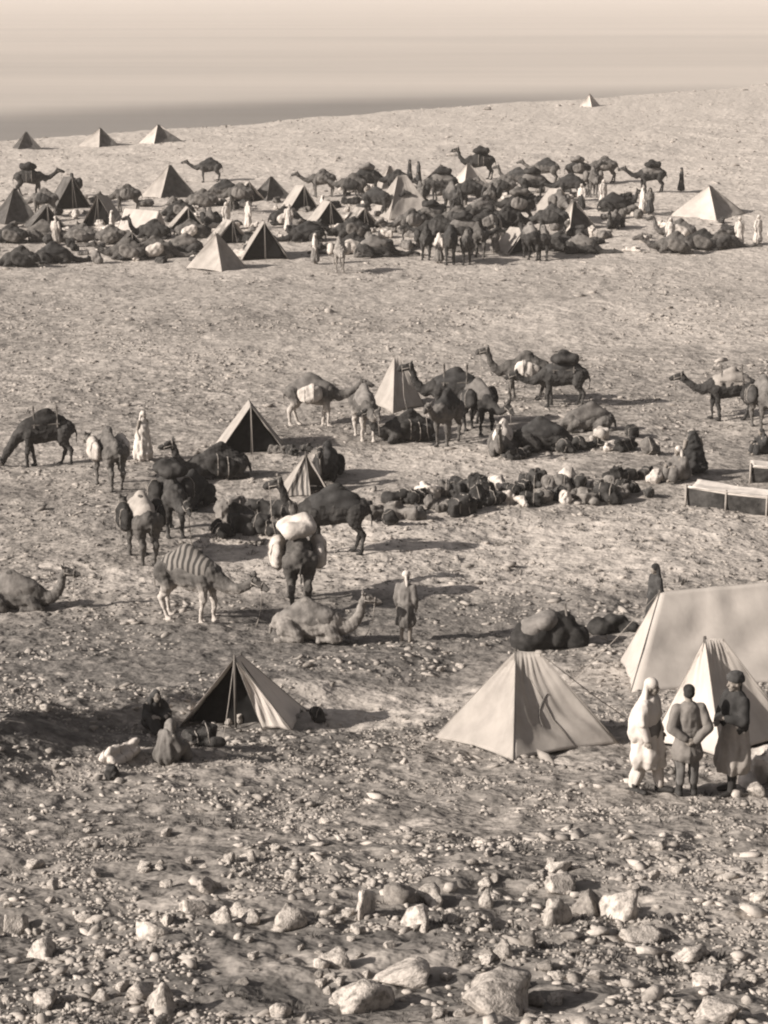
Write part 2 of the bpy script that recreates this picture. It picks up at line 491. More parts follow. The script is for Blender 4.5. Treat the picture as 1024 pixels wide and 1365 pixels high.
class Prims:
    """overlapping capsules and ellipsoids that are fused into one skin"""
    def __init__(self): self.V = []; self.F = []; self.n = 0
    def _add(self, V, F):
        self.V.append(np.asarray(V, float)); self.F += [[i + self.n for i in f] for f in F]; self.n += len(V)
    def ell(self, c, r, rot=None):
        V, F = ico(3)
        V = V * np.array(r)
        if rot is not None: V = V @ np.array(Euler(rot).to_matrix()).T
        self._add(V + np.array(c), F.tolist()); return self
    def chain(self, pts, ys=1.0, y0=None):
        """pts (x,y,z,r); ys flattens the section sideways about y0"""
        for (a, b) in zip(pts[:-1], pts[1:]):
            p0, p1 = np.array(a[:3], float), np.array(b[:3], float)
            d = p1 - p0; L = np.linalg.norm(d)
            if L < 1e-6: continue
            d /= L
            u = np.cross(d, [0, 1, 0] if abs(d[1]) < .9 else [1, 0, 0]); u /= np.linalg.norm(u)
            v = np.cross(d, u)
            k = 12
            an = np.arange(k) * 2 * math.pi / k
            ring = np.cos(an)[:, None] * u + np.sin(an)[:, None] * v
            V = np.concatenate([p0 + ring * a[3], p1 + ring * b[3]])
            F = [[i, (i + 1) % k, k + (i + 1) % k, k + i] for i in range(k)] + [list(range(k))[::-1], list(range(k, 2 * k))]
            self._flat(V, ys, y0 if y0 is not None else p0[1]); self._add(V, F)
        for a in pts:
            V, F = ico(2)
            V = V * a[3] + np.array(a[:3]); self._flat(V, ys, y0 if y0 is not None else a[1])
            self._add(V, F.tolist())
        return self
    def _flat(self, V, ys, y0): V[:, 1] = y0 + (V[:, 1] - y0) * ys
    def mirror(self, pts, **k):
        self.chain(pts, **k); self.chain([(p[0], -p[1], p[2], p[3]) for p in pts], **k); return self
    def box(self, c, h, rot=(0, 0, 0)):
        V = np.array([[x, y, z] for x in (-1, 1) for y in (-1, 1) for z in (-1, 1)], float) * np.array(h)
        V = V @ np.array(Euler(rot).to_matrix()).T + np.array(c)
        self._add(V, [[0, 1, 3, 2], [4, 6, 7, 5], [0, 4, 5, 1], [2, 3, 7, 6], [0, 2, 6, 4], [1, 5, 7, 3]]); return self
    def mesh(self, name, voxel, smooth=3, disp=None, zmin=None):
        me = bpy.data.meshes.new('raw')
        me.from_pydata(np.concatenate(self.V).tolist(), [], self.F)
        ob = bpy.data.objects.new('raw', me); COL.objects.link(ob)
        rm = ob.modifiers.new('r', 'REMESH'); rm.mode = 'VOXEL'; rm.voxel_size = voxel
        if smooth:
            sm = ob.modifiers.new('s', 'SMOOTH'); sm.factor = .5; sm.iterations = smooth
        dg = bpy.context.evaluated_depsgraph_get()
        out = bpy.data.meshes.new_from_object(ob.evaluated_get(dg))
        bpy.data.objects.remove(ob); bpy.data.meshes.remove(me)
        out.name = name
        n = len(out.vertices)
        co = np.empty(n * 3, np.float32); out.vertices.foreach_get('co', co); co = co.reshape(-1, 3).astype(float)
        if disp is not None:
            no = np.empty(n * 3, np.float32); out.vertices.foreach_get('normal', no)
            co = co + no.reshape(-1, 3) * disp(co)[:, None]
        if zmin is not None: co[:, 2] = np.maximum(co[:, 2], zmin)
        out.vertices.foreach_set('co', co.astype(np.float32).ravel())
        out.polygons.foreach_set('use_smooth', np.ones(len(out.polygons), bool))
        out.update()
        return out

def with_mat(me, mat, cache={}):
    """the same shape in another material (shared mesh data per pair)"""
    key = (me.name, mat.name)
    if key not in cache:
        m2 = me if len(me.materials) == 0 else me.copy()
        m2.materials.clear(); m2.materials.append(mat)
        cache[key] = m2
    return cache[key]

def tube_mesh(name, pts, r, k=6):
    V = []; F = []
    P = [Vector(p) for p in pts]
    for i, p in enumerate(P):
        d = (P[min(i + 1, len(P) - 1)] - P[max(i - 1, 0)]).normalized()
        u = d.cross(Vector((0, 0, 1)) if abs(d.z) < .95 else Vector((1, 0, 0))).normalized(); v = d.cross(u)
        rr = r[i] if isinstance(r, (list, tuple)) else r
        for j in range(k):
            a = j * 2 * math.pi / k
            V.append(p + u * math.cos(a) * rr + v * math.sin(a) * rr)
    for i in range(len(P) - 1):
        for j in range(k):
            F.append([i * k + j, i * k + (j + 1) % k, (i + 1) * k + (j + 1) % k, (i + 1) * k + j])
    F.append(list(range(k))[::-1]); F.append([(len(P) - 1) * k + j for j in range(k)])
    me = bpy.data.meshes.new(name); me.from_pydata([v[:] for v in V], [], F)
    return me

# ------------------------------------------------------------------ rocks
def rock_variant(seed, sub=3, cuts=13):
    r = np.random.default_rng(seed)
    V, F = ico(sub); V = V * np.array([1.0, .85, .8])
    V = V * (1 + .10 * wobble(V, .35, seed))[:, None]
    for _ in range(cuts):
        nrm = r.normal(size=3); nrm /= np.linalg.norm(nrm)
        d = .36 + .36 * r.random()
        V = V - np.clip(V @ nrm - d, 0, None)[:, None] * nrm
    V = V * (1 + .07 * wobble(V, 1.3, seed + 50) + .05 * wobble(V, 2.7, seed + 90))[:, None]
    return V / np.abs(V[:, 0]).max() * .85, F
ROCKS = [rock_variant(100 + i) for i in range(10)]
ROCK_ME = []
for i, (V, F) in enumerate(ROCKS):
    me = fast_mesh('rock', V, F); ROCK_ME.append(me)

def rock_at(px, py, w, h, label, group=None, dark=False, flat=1., sink=.3):
    p = gp(px, py)
    k = mpp(p)
    o = link('rock', with_mat(random.choice(ROCK_ME), M['rock_dark' if dark else 'rock']), smooth=False)
    sx, sz = w * k * .47 / .80, h * k * .56 / .72
    o.scale = (sx, (sx + sz) * .55 * random.uniform(.8, 1.2) * flat, sz)
    o.rotation_euler = (random.uniform(-.25, .25), random.uniform(-.25, .25), random.uniform(-.5, .5))
    o.location = (p.x, p.y + o.scale.y * .4, p.z + sz * (.40 - sink))
    tag(o, label, 'rock', group)
    return o

BIG = [(55, 1278, 54, 34, 'rounded pale boulder with a dark shaded right side, lying alone on dark soil', 0),
       (200, 1256, 64, 40, 'long wedge-shaped boulder with a pale top and deep shadow on its right', 0),
       (24, 1246, 34, 46, 'pale upright boulder beside the long low scatter of small stones', 0),
       (386, 1240, 52, 50, 'jagged pale boulder at the end of a line of white stones', 0),
       (337, 1234, 32, 30, 'small blocky white boulder second in the line of white stones', 0),
       (300, 1232, 38, 28, 'low pale boulder third in the line of white stones', 0),
       (220, 1352, 44, 54, 'split pale boulder with a cracked face on bare dark soil', 0),
       (370, 1356, 38, 34, 'squat round white boulder lying apart on dark soil', 0),
       (487, 1222, 32, 56, 'tall narrow pale boulder leaning against a dark-sided one', 0),
       (450, 1288, 54, 30, 'flat pale boulder lying below the dark scrub patch', 0),
       (488, 1350, 96, 52, 'broad low pale boulder with a smooth rounded top', 0),
       (262, 1222, 48, 30, 'ridged pale boulder first in the line of white stones', 0),
       (528, 1204, 58, 48, 'dark weathered boulder with a smooth shaded face', 1),
       (557, 1238, 52, 44, 'white boulder with a notched lower edge in front of the dark one', 0),
       (576, 1208, 42, 44, 'pale knobbly boulder right of the dark weathered one', 0),
       (651, 1212, 24, 32, 'small pointed white boulder standing on its own', 0),
       (742, 1234, 54, 50, 'large blocky white boulder with a flat lit face', 0),
       (785, 1222, 48, 44, 'dark boulder wedged between two big white boulders', 1),
       (832, 1228, 58, 56, 'large slanting white boulder with a peaked top', 0),
       (752, 1192, 48, 40, 'pale boulder just above the large blocky white one', 0),
       (862, 1256, 66, 32, 'low pale slab in front of the slanting white boulder', 0),
       (740, 1166, 52, 24, 'flat pale stone topping the group of big white boulders', 0),
       (670, 1276, 34, 30, 'small square white boulder with a dark stone at its right', 0),
       (706, 1262, 32, 28, 'dark little boulder beside the small square white one', 1),
       (545, 1312, 104, 40, 'wide pale rock slab flush with the soil', 0),
       (662, 1346, 104, 46, 'large pale rock slab with a dark hollow beside it', 0),
       (716, 1342, 44, 28, 'dark rounded boulder sitting on the large pale slab', 1),
       (924, 1284, 66, 22, 'long thin pale slab lying level on the slope', 0),
       (952, 1320, 64, 26, 'tilted pale slab with a dark underside', 0),
       (962, 1362, 76, 30, 'broad pale boulder half sunk in the soil', 0),
       (386, 1174, 28, 28, 'single bright white stone on the bare slope above the stone line', 0),
       (880, 1132, 32, 20, 'single low bright stone on the bare slope below the three men', 0),
       (1010, 1062, 30, 22, 'white stone lying by the feet of the man in the dark jacket', 0),
       (60, 948, 22, 14, 'pale stone lying on the dark scrub near the open tent', 0)]
for (px, py, w, h, lab, dk) in BIG:
    rock_at(px, py, w, h, lab, None, dk)

def fg_density(px, py):
    d = .25 + .75 * float(sstep(1090, 1230, py))
    return d
cnt = 0
while cnt < 225:
    px = random.uniform(-30, 1054); py = random.uniform(1085, 1372) if random.random() < .85 else random.uniform(880, 1085)
    if random.random() > fg_density(px, py): continue
    n = vnoise(np.array([px / 90.]), np.array([py / 40.]), 77)[0]
    if n < -.12: continue
    w = random.lognormvariate(2.75, .38) * (1. if py > 1150 else .75)
    asp = random.uniform(.5, .85); dk = random.random() < .12
    zone = ('between the tents and the open plain' if py < 960 else 'on the bare slope just below the tents' if py < 1110 else
            'on the slope above the big boulders' if py < 1185 else 'beside the big boulders' if py < 1275 else 'on the dark soil below the big boulders')
    lab = '%s %s %s limestone rock %s' % ('larger' if w > 17 else 'small', 'dark' if dk else 'pale', 'flat' if asp < .62 else 'blocky' if asp < .75 else 'upright', zone)
    rock_at(px, py, w, w * asp, lab, 'loose rocks ' + zone, dk)
    cnt += 1

def scatter(name, label, cat, pts, size, sub, mat, flat=(.5, .8), variants=6, sink=.15, seed=1):
    """many loose stones fused into one mesh"""
    r = np.random.default_rng(seed)
    vs = []
    for i in range(variants):
        V, F = ico(sub); q = np.random.default_rng(400 + seed * 10 + i)
        V = V * np.array([1., .8, .85]) * (1 + .28 * wobble(V, .45, 500 + i + seed)[:, None] * .6 + q.uniform(-.17, .17, (len(V), 1)))
        nz = q.normal(size=3); nz /= np.linalg.norm(nz)
        V = V - np.clip(V @ nz - .4, 0, None)[:, None] * nz
        vs.append((V * .9, F))
    pts = np.asarray(pts); N = len(pts)
    z = hz(pts[:, 0], pts[:, 1])
    pick = r.integers(0, variants, N)
    VV = []; FF = []; off = 0
    for k in range(variants):
        idx = np.nonzero(pick == k)[0]
        V, F = vs[k]
        n = len(idx)
        if n == 0: continue
        a = r.random(n) * 6.283
        s = size[idx]
        sx = s * r.uniform(.7, 1.6, n); sy = s * r.uniform(.6, 1.2, n); sz = s * r.uniform(*flat, n)
        x = V[None, :, 0] * sx[:, None]; y = V[None, :, 1] * sy[:, None]; zz = V[None, :, 2] * sz[:, None]
        tl = r.uniform(-.35, .35, n)[:, None]
        zz = zz + tl * x
        ca, sa = np.cos(a)[:, None], np.sin(a)[:, None]
        P = np.stack([x * ca - y * sa + pts[idx, 0][:, None], x * sa + y * ca + pts[idx, 1][:, None],
                      zz + (z[idx] + sz * (.3 - sink))[:, None]], -1).reshape(-1, 3)
        f = (F[None] + (np.arange(n) * len(V))[:, None, None]).reshape(-1, 3) + off
        VV.append(P); FF.append(f); off += len(P)
    me = fast_mesh(name, np.concatenate(VV), np.concatenate(FF))
    o = link(name, me, mat, smooth=False)
    o['kind'] = 'stuff'; o['label'] = label; o['category'] = cat
    return o

def ground_spots(n, y0, y1, power, thr=None, sc=2.0, seed=0, half=.24):
    """random ground places between two distances; stones gather in patches"""
    r = np.random.default_rng(seed)
    out = []
    while len(out) < n:
        m = n * 2
        u = r.random(m)
        y = (y0 ** power + u * (y1 ** power - y0 ** power)) ** (1 / power)
        x = (r.random(m) * 2 - 1) * (half * y + 1)
        if thr is not None:
            keep = vnoise(x / sc, y / sc, seed + 60) + .6 * vnoise(x / sc * 2.7, y / sc * 2.7, seed + 61) > thr
            x, y = x[keep], y[keep]
        out += list(zip(x, y))
    return np.array(out[:n])

P_ = ground_spots(1900, 14.5, 32, .6, .04, 1.4, 3)
scatter('loose_stones', 'loose fist-sized pale stones strewn over the near slope', 'stones', P_,
        np.random.default_rng(5).lognormal(-2.95, .5, 1900), 1, M['rock'], (.35, .6), seed=2)
P_ = ground_spots(17000, 14.5, 42, .8, .0, 1.3, 4)
scatter('gravel', 'fine pale gravel covering the near slope', 'gravel', P_,
        np.random.default_rng(6).lognormal(-3.62, .45, 17000) * np.where(P_[:, 1] > 27, 1.0, 1), 1, M['pebble'], seed=3)
P_ = ground_spots(9000, 32, 110, .5, -.02, 3.2, 5)
scatter('plain_stones', 'pale stones and clods dotted over the middle of the plain', 'stones', P_,
        np.random.default_rng(7).lognormal(-2.75, .4, 9000) * (P_[:, 1] / 50) ** .35, 1, M['pebble'], (.35, .6), seed=4)
P_ = ground_spots(5500, 80, 330, .4, .02, 7, 6)
scatter('far_stones', 'pale clods and stones dotted over the far plain', 'stones', P_,
        np.random.default_rng(8).lognormal(-2.3, .4, 5500) * (P_[:, 1] / 90) ** .4, 1, M['pebble'], (.3, .5), seed=5)
# dark dry tufts
def tufts(name, label, pts, size, seed):
    r = np.random.default_rng(seed)
    V = []; F = []
    z = hz(pts[:, 0], pts[:, 1])
    for (x, y), zz, s in zip(pts, z, size):
        for j in range(14):
            a = r.random() * 6.283; b = a + r.uniform(-.5, .5) + 1.57
            l_ = s * r.uniform(.3, 1.1); h = s * r.uniform(.15, .55); w = s * .12
            cx, cy = x + math.cos(a) * l_ * .5, y + math.sin(a) * l_ * .5
            k = len(V)
            V += [(cx - math.cos(b) * w, cy - math.sin(b) * w, zz - .02), (cx + math.cos(b) * w, cy + math.sin(b) * w, zz - .02),
                  (x + math.cos(a) * l_, y + math.sin(a) * l_, zz + h)]
            F.append((k, k + 1, k + 2))
    me = fast_mesh(name, V, F)
    o = link(name, me, M['scrub'], smooth=False)
    o['kind'] = 'stuff'; o['label'] = label; o['category'] = 'scrub'
P_ = ground_spots(4200, 14.5, 60, .5, -.02, 2.1, 15)
tufts('dry_tufts', 'low dark dry tufts growing between the stones', P_, np.random.default_rng(9).lognormal(-2.6, .3, 4200), 21)
P_ = ground_spots(4200, 55, 240, .4, .02, 6.0, 16)
tufts('plain_tufts', 'low dark dry tufts dotted over the plain', P_, np.random.default_rng(10).lognormal(-2.0, .3, 4200), 22)

P_ = ground_spots(3000, 48, 92, 1.0, .03, 5.0, 25, half=.2)
scatter('dung_litter', 'dark dung and litter trodden into the ground of the middle camp', 'litter', P_,
        np.random.default_rng(12).lognormal(-2.9, .35, 3000), 0, M['scrub'], (.25, .5), seed=7)

# ------------------------------------------------------------------ camels
NECK = {'up': [(.66, 1.40, .30), (.98, 1.22, .215), (1.24, 1.30, .165), (1.42, 1.62, .135), (1.50, 1.95, .12), (1.56, 2.08, .12)],
        'fwd': [(.66, 1.40, .30), (1.0, 1.22, .215), (1.32, 1.26, .165), (1.62, 1.46, .135), (1.84, 1.66, .12), (1.90, 1.74, .12)],
        'low': [(.66, 1.36, .30), (1.0, 1.14, .215), (1.32, 1.06, .165), (1.62, 1.12, .13), (1.84, 1.28, .115), (1.90, 1.34, .115)],
        'graze': [(.66, 1.34, .30), (.98, 1.08, .215), (1.22, .78, .165), (1.38, .46, .13), (1.50, .28, .115), (1.54, .24, .115)],
        'flat': [(.66, 1.36, .30), (1.02, 1.12, .21), (1.36, 1.0, .16), (1.72, .98, .13), (1.96, 1.02, .115), (2.02, 1.05, .115)]}
HEADDIR = {'up': (1, -.10), 'fwd': (1, -.12), 'low': (1, -.25), 'graze': (.75, -.45), 'flat': (1, -.12)}
def camel_body(pose, neck, step=0.):
    P = Prims()
    dz = 0. if pose == 'stand' else -.84
    P.chain([(-.78, 0, 1.36 + dz, .29), (-.48, 0, 1.36 + dz, .40), (-.1, 0, 1.33 + dz, .46), (.3, 0, 1.29 + dz, .46), (.62, 0, 1.34 + dz, .37)], ys=.80)
    P.chain([(-.35, 0, 1.62 + dz, .22), (-.08, 0, 1.82 + dz, .22), (.05, 0, 1.80 + dz, .22), (.35, 0, 1.58 + dz, .22)], ys=.62)
    P.ell((-.08, 0, 1.94 + dz), (.24, .13, .13))
    if pose == 'stand':
        for sgn, st in ((1, step), (-1, -step)):
            y = .20 * sgn
            P.chain([(.52, y, 1.25, .21), (.55 + st * .3, y, .92, .125), (.56 + st * .6, y, .62, .092), (.55 + st * .8, y, .50, .075),
                     (.52 + st, y, .14, .055), (.55 + st, y, .07, .075)])
            P.ell((.58 + st, y, .055), (.13, .10, .06))
            st = -st
            P.chain([(-.66, y, 1.32, .27), (-.56 + st * .2, y * 1.1, 1.0, .19), (-.66 + st * .5, y, .80, .115), (-.80 + st * .6, y, .62, .085),
                     (-.76 + st * .8, y, .45, .062), (-.70 + st, y, .14, .052), (-.66 + st, y, .07, .07)])
            P.ell((-.62 + st, y, .055), (.12, .09, .06))
        P.chain([(-1.0, 0, 1.42, .05), (-1.08, 0, 1.2, .035), (-1.07, 0, .88, .045), (-1.06, 0, .8, .02)])
    else:
        for sgn in (1, -1):
            y = .30 * sgn
            P.chain([(.50, y * .8, .42, .2), (.80, y, .17, .12), (.88, y, .12, .10)])
            P.chain([(.86, y, .10, .085), (.40, y * 1.05, .08, .065), (.30, y * 1.05, .07, .08)])
            P.chain([(-.62, y, .45, .27), (-.30, y * 1.35, .30, .18), (-.22, y * 1.4, .16, .12), (-.80, y * 1.35, .10, .08), (-.90, y * 1.3, .09, .08), (-.45, y * 1.2, .07, .06)])
        P.chain([(-1.0, 0, .55, .05), (-1.08, 0, .3, .04), (-1.1, .05, .1, .03)])
    N = NECK[neck]
    dn = 0 if pose == 'stand' else dz
    pts = [(x, 0, z + dn, r) for (x, z, r) in N]
    P.chain(pts, ys=.82)
    hx, hz_ = pts[-1][0], pts[-1][2]
    dirn = HEADDIR[neck]
    dx, dzn = dirn
    L = lambda t, up=0: (hx + dx * t - dzn * up, 0, hz_ + dzn * t + dx * up)
    P.chain([L(0, .03) + (.125,), L(.14, .02) + (.115,), L(.30, -.02) + (.09,), L(.42, -.04) + (.08,), L(.47, -.05) + (.065,)], ys=.78)
    P.chain([L(.05, -.06) + (.09,), L(.25, -.09) + (.06,), L(.42, -.11) + (.05,)], ys=.7)
    for s in (1, -1):
        e = L(-.04, .13); f = L(-.08, .22)
        P.chain([(e[0], .09 * s, e[2], .035), (f[0], .13 * s, f[2], .018)])
        b = L(.13, .09)
        P.ell((b[0], .085 * s, b[2]), (.05, .03, .035))
    d = lambda V: .018 * wobble(V, 2.4, 5) + .010 * wobble(V, 5.5, 6)
    return P.mesh('camel_body', .032, 3, d, zmin=.0)

def camel_blanket(pose):
    dz = 0. if pose == 'stand' else -.84
    P = Prims()
    P.chain([(-.5, 0, 1.46 + dz, .36), (-.1, 0, 1.48 + dz, .42), (.42, 0, 1.44 + dz, .40)], ys=.86)
    P.chain([(-.35, 0, 1.66 + dz, .25), (-.05, 0, 1.86 + dz, .25), (.3, 0, 1.64 + dz, .24)], ys=.7)
    me = P.mesh('saddle_blanket', .04, 4, lambda V: .02 * wobble(V, 1.7, 9))
    bm = bmesh.new(); bm.from_mesh(me)
    cut = 1.24 + dz
    bmesh.ops.bisect_plane(bm, geom=bm.verts[:] + bm.edges[:] + bm.faces[:], plane_co=(0, 0, cut), plane_no=(.12, 0, 1), clear_inner=True)
    bmesh.ops.solidify(bm, geom=bm.faces[:], thickness=.03)
    bm.to_mesh(me); bm.free()
    return me

def camel_saddle(pose):
    dz = 0. if pose == 'stand' else -.84
    V = []; F = []
    def bar(a, b, r):
        m = tube_mesh('t', [a, b], r, 5); k = len(V)
        V.extend([v.co[:] for v in m.vertices]); F.extend([[i + k for i in p.vertices] for p in m.polygons])
        bpy.data.meshes.remove(m)
    for x in (-.42, .38):
        for s in (1, -1):
            bar((x, .36 * s, 1.46 + dz), (x, -.10 * s, 2.18 + dz), .035)
    for s in (1, -1):
        bar((-.5, .30 * s, 1.58 + dz), (.46, .30 * s, 1.56 + dz), .03)
    me = bpy.data.meshes.new('saddle_frame'); me.from_pydata(V, [], F)
    return me

def pack_mesh(pose, kind, seed):
    dz = 0. if pose == 'stand' else -.84
    P = Prims()
    if kind == 'side':
        P.ell((-.05, .50, 1.32 + dz), (.52, .20, .36)); P.ell((.1, .50, 1.5 + dz), (.35, .18, .22))
    elif kind == 'top':
        P.ell((-.15, 0, 2.02 + dz), (.48, .50, .24)); P.ell((.2, .05, 1.98 + dz), (.36, .46, .22)); P.ell((-.05, -.1, 2.16 + dz), (.3, .3, .16))
    return P.mesh('pack', .045, 3, lambda V: .04 * wobble(V, 1.3, seed) + .018 * wobble(V, 3, seed + 1), zmin=.03)

CB = {}
for pose, neck, step in (('stand', 'up', .10), ('stand', 'fwd', -.12), ('stand', 'low', .08), ('stand', 'graze', .14), ('stand', 'fwd', .0),
                         ('lie', 'up', 0), ('lie', 'flat', 0), ('lie', 'fwd', 0)):
    CB.setdefault((pose, neck), []).append(camel_body(pose, neck, step))
BL = {p: camel_blanket(p) for p in ('stand', 'lie')}
SD = {p: camel_saddle(p) for p in ('stand', 'lie')}
PK = {(p, k): pack_mesh(p, k, 31 + i) for i, (p, k) in enumerate([('stand', 'side'), ('stand', 'top'), ('lie', 'side'), ('lie', 'top')])}
PKR = {}
for p in ('stand', 'lie'):
    m = PK[(p, 'side')].copy(); m.name = 'pack'
    c = np.empty(len(m.vertices) * 3, np.float32); m.vertices.foreach_get('co', c); c = c.reshape(-1, 3); c[:, 1] *= -1; c[:, 0] *= .93
    m.vertices.foreach_set('co', c.ravel()); m.flip_normals(); PKR[p] = m

def camel_halter(pose, neck):
    x, z, r = NECK[neck][-1]; z += 0 if pose == 'stand' else -.84
    dx, dzn = HEADDIR[neck]
    L = lambda t, up, y: (x + dx * t - dzn * up, y, z + dzn * t + dx * up)
    V = []; F = []
    def add(pts, r_):
        m = tube_mesh('t', pts, r_, 5); k = len(V)
        V.extend([v.co[:] for v in m.vertices]); F.extend([[i + k for i in p.vertices] for p in m.polygons]); bpy.data.meshes.remove(m)
    for t, ry, rz_, cz in ((.30, .078, .115, -.045), (.02, .108, .15, .0)):
        add([L(t, cz + math.sin(a) * rz_, math.cos(a) * ry) for a in np.linspace(0, 6.283, 13)], .016)
    for s_ in (1, -1): add([L(.02, -.02, .11 * s_), L(.16, -.04, .10 * s_), L(.30, -.05, .08 * s_)], .014)
    e = L(.30, -.16, 0); g = max(.04, 0)
    add([e, (e[0] - .05, .05, (e[2] * .55)), (e[0] - .2, .12, max(e[2] * .2, g)), (e[0] - .3, .2, g)], .013)
    me = bpy.data.meshes.new('halter'); me.from_pydata(V, [], F)
    return me
HL = {k: camel_halter(*k) for k in CB}
_PR = {}
def pack_rope(pose, me, x, sg):
    key = (me.name, x)
    if key not in _PR:
        c = np.empty(len(me.vertices) * 3, np.float32); me.vertices.foreach_get('co', c); c = c.reshape(-1, 3)
        cy, cz = sg * .5, 1.38 + (0 if pose == 'stand' else -.84)
        b = c[np.abs(c[:, 0] - x) < .05]
        an = np.arctan2(b[:, 2] - cz, b[:, 1] - cy); pts = []
        for a in np.linspace(0, 6.283, 19):
            q = b[np.argmin(np.abs((an - a + math.pi) % (2 * math.pi) - math.pi))]
            rr = math.hypot(q[1] - cy, q[2] - cz) + .008
            pts.append((x, cy + math.cos(a) * rr, cz + math.sin(a) * rr))
        _PR[key] = tube_mesh('pack_rope', pts, .016, 5)
    return _PR[key]

def camel(px, py, yaw, pose='stand', neck='up', coat='dark', kit='', label='', group=None, sc=1.0, packmat='mid', blanket='cloth_mid'):
    """kit: b blanket, s saddle frame, p side packs, t top pack"""
    p = gp(px, py) if not isinstance(px, Vector) else px
    c = empty('camel', (p.x, p.y, p.z - .02), R(yaw), sc)
    link('body', with_mat(random.choice(CB[(pose, neck)]), M['camel_' + coat]), None, c)
    if group is None: link('halter', with_mat(HL[(pose, neck)], M['rope']), None, c)
    if 'b' in kit: link('saddle_blanket', with_mat(BL[pose], M[blanket]), None, c)
    if 's' in kit: link('saddle_frame', with_mat(SD[pose], M['wood']), None, c, smooth=False)
    if 'p' in kit:
        for m_, sg in ((PK[(pose, 'side')], 1), (PKR[pose], -1)):
            k = link('pack', with_mat(m_, M['sack_' + packmat]), None, c)
            if group is None:
                for x in (-.2, .15): link('pack_rope', with_mat(pack_rope(pose, m_, x, sg), M['rope']), None, k)
    if 't' in kit: link('top_load', with_mat(PK[(pose, 'top')], M['sack_' + packmat]), None, c)
    tag(c, label, 'camel', group)
    return c

# middle camp
camel(62, 622, 192, 'stand', 'graze', 'dark', 'bs', 'dark saddled camel grazing with its head on the ground', blanket='sack_dark')
camel(146, 650, 118, 'stand', 'low', 'mid', 'p', 'brown camel with pale side packs standing by the white-cloaked figure', packmat='pale')
camel(190, 748, 112, 'stand', 'low', 'mid', 'bp', 'tall loaded camel with thin pale legs next to the dark bulging packs', packmat='dark', blanket='cloth_khaki')
camel(228, 712, -70, 'stand', 'low', 'dark', 'pt', 'dark camel under a big rounded black load beside the dark baggage heaps', packmat='dark')
camel(256, 676, 250, 'lie', 'up', 'dark', 'b', 'dark couched camel with raised head behind the black-loaded camel', blanket='cloth_dark')
camel(20, 812, -6, 'lie', 'up', 'mid', 'b', 'lying fawn camel with pale upright neck and head turned towards the striped camel', blanket='sack_mid', sc=.86)
camel(254, 828, -26, 'stand', 'low', 'palelegs', 'b', 'pale-legged standing camel wearing a finely striped blanket', blanket='striped', sc=.95)
camel(398, 806, 96, 'stand', 'up', 'mid', 'pt', 'camel with white top load seen from behind, standing by the resting camel', packmat='pale', sc=1.05)
camel(446, 738, 178, 'stand', 'up', 'dark', 'b', 'big dark camel with raised neck standing in front of the small striped tent', blanket='cloth_dark')
camel(412, 852, -4, 'lie', 'up', 'pale', 'b', 'lying camel with whitish upright neck near the standing man', blanket='sack_mid', sc=.86)
camel(416, 568, -4, 'stand', 'fwd', 'palelegs', 'bp', 'pale-legged camel with whitish packs stretching its neck to its neighbour', packmat='pale')
camel(486, 585, -76, 'stand', 'low', 'palelegs', 'b', 'pale-legged camel facing out from the group, beside the neck-stretching one', blanket='cloth_mid')
camel(606, 566, 176, 'stand', 'up', 'dark', 'bs', 'dark saddled camel with high-raised head in front of the pale pyramid tent', blanket='cloth_dark', sc=1.08)
camel(596, 592, -112, 'stand', 'fwd', 'mid', 'b', 'brown camel facing out of the tight cluster with a dark blanket', blanket='cloth_dark')
camel(638, 578, -60, 'stand', 'low', 'dark', 'bp', 'dark camel with dark packs at the rear of the tight cluster', packmat='dark')
camel(700, 534, 181, 'stand', 'up', 'mid', 'p', 'camel with a white pack and raised head, partly behind its loaded neighbour', packmat='pale')
camel(750, 543, 176, 'stand', 'low', 'dark', 'bst', 'dark fully saddled camel with lowered neck and long shadow', packmat='dark', blanket='cloth_dark', sc=.98)
camel(670, 604, 262, 'lie', 'up', 'mid', 'b', 'couched camel with pale face looking out beside the dark baggage', blanket='sack_pale')
camel(722, 600, 8, 'lie', 'flat', 'dark', 'b', 'dark camel lying low with outstretched neck beside the pale-faced couched one', blanket='cloth_dark')
camel(785, 574, 184, 'lie', 'flat', 'mid', 'b', 'low lying camel behind the row of bundles', blanket='cloth_mid', sc=.92)
camel(972, 560, 180, 'stand', 'fwd', 'dark', 'bs', 'dark camel with a light saddle pad facing the empty ground', blanket='cloth_khaki')
camel(1016, 572, -82, 'stand', 'low', 'mid', 'bp', 'camel with dark packs just behind the light-saddled camel', packmat='dark')
camel(292, 636, 196, 'lie', 'up', 'dark', 'p', 'dark couched camel with packs in front of the black-mouthed tent', packmat='dark')
camel(436, 636, -96, 'lie', 'up', 'dark', 'b', 'dark couched camel facing out, right of the small striped tent', blanket='cloth_dark')
camel(545, 588, 200, 'lie', 'up', 'dark', 'p', 'dark couched camel at the foot of the pale pyramid tent', packmat='dark')

camel(-95, 968, 92, 'stand', 'fwd', 'dark', 'p', 'dark loaded camel added out of view to shade the near gully', packmat='dark')  # unseen, left of the frame; added to cast its shadow into view

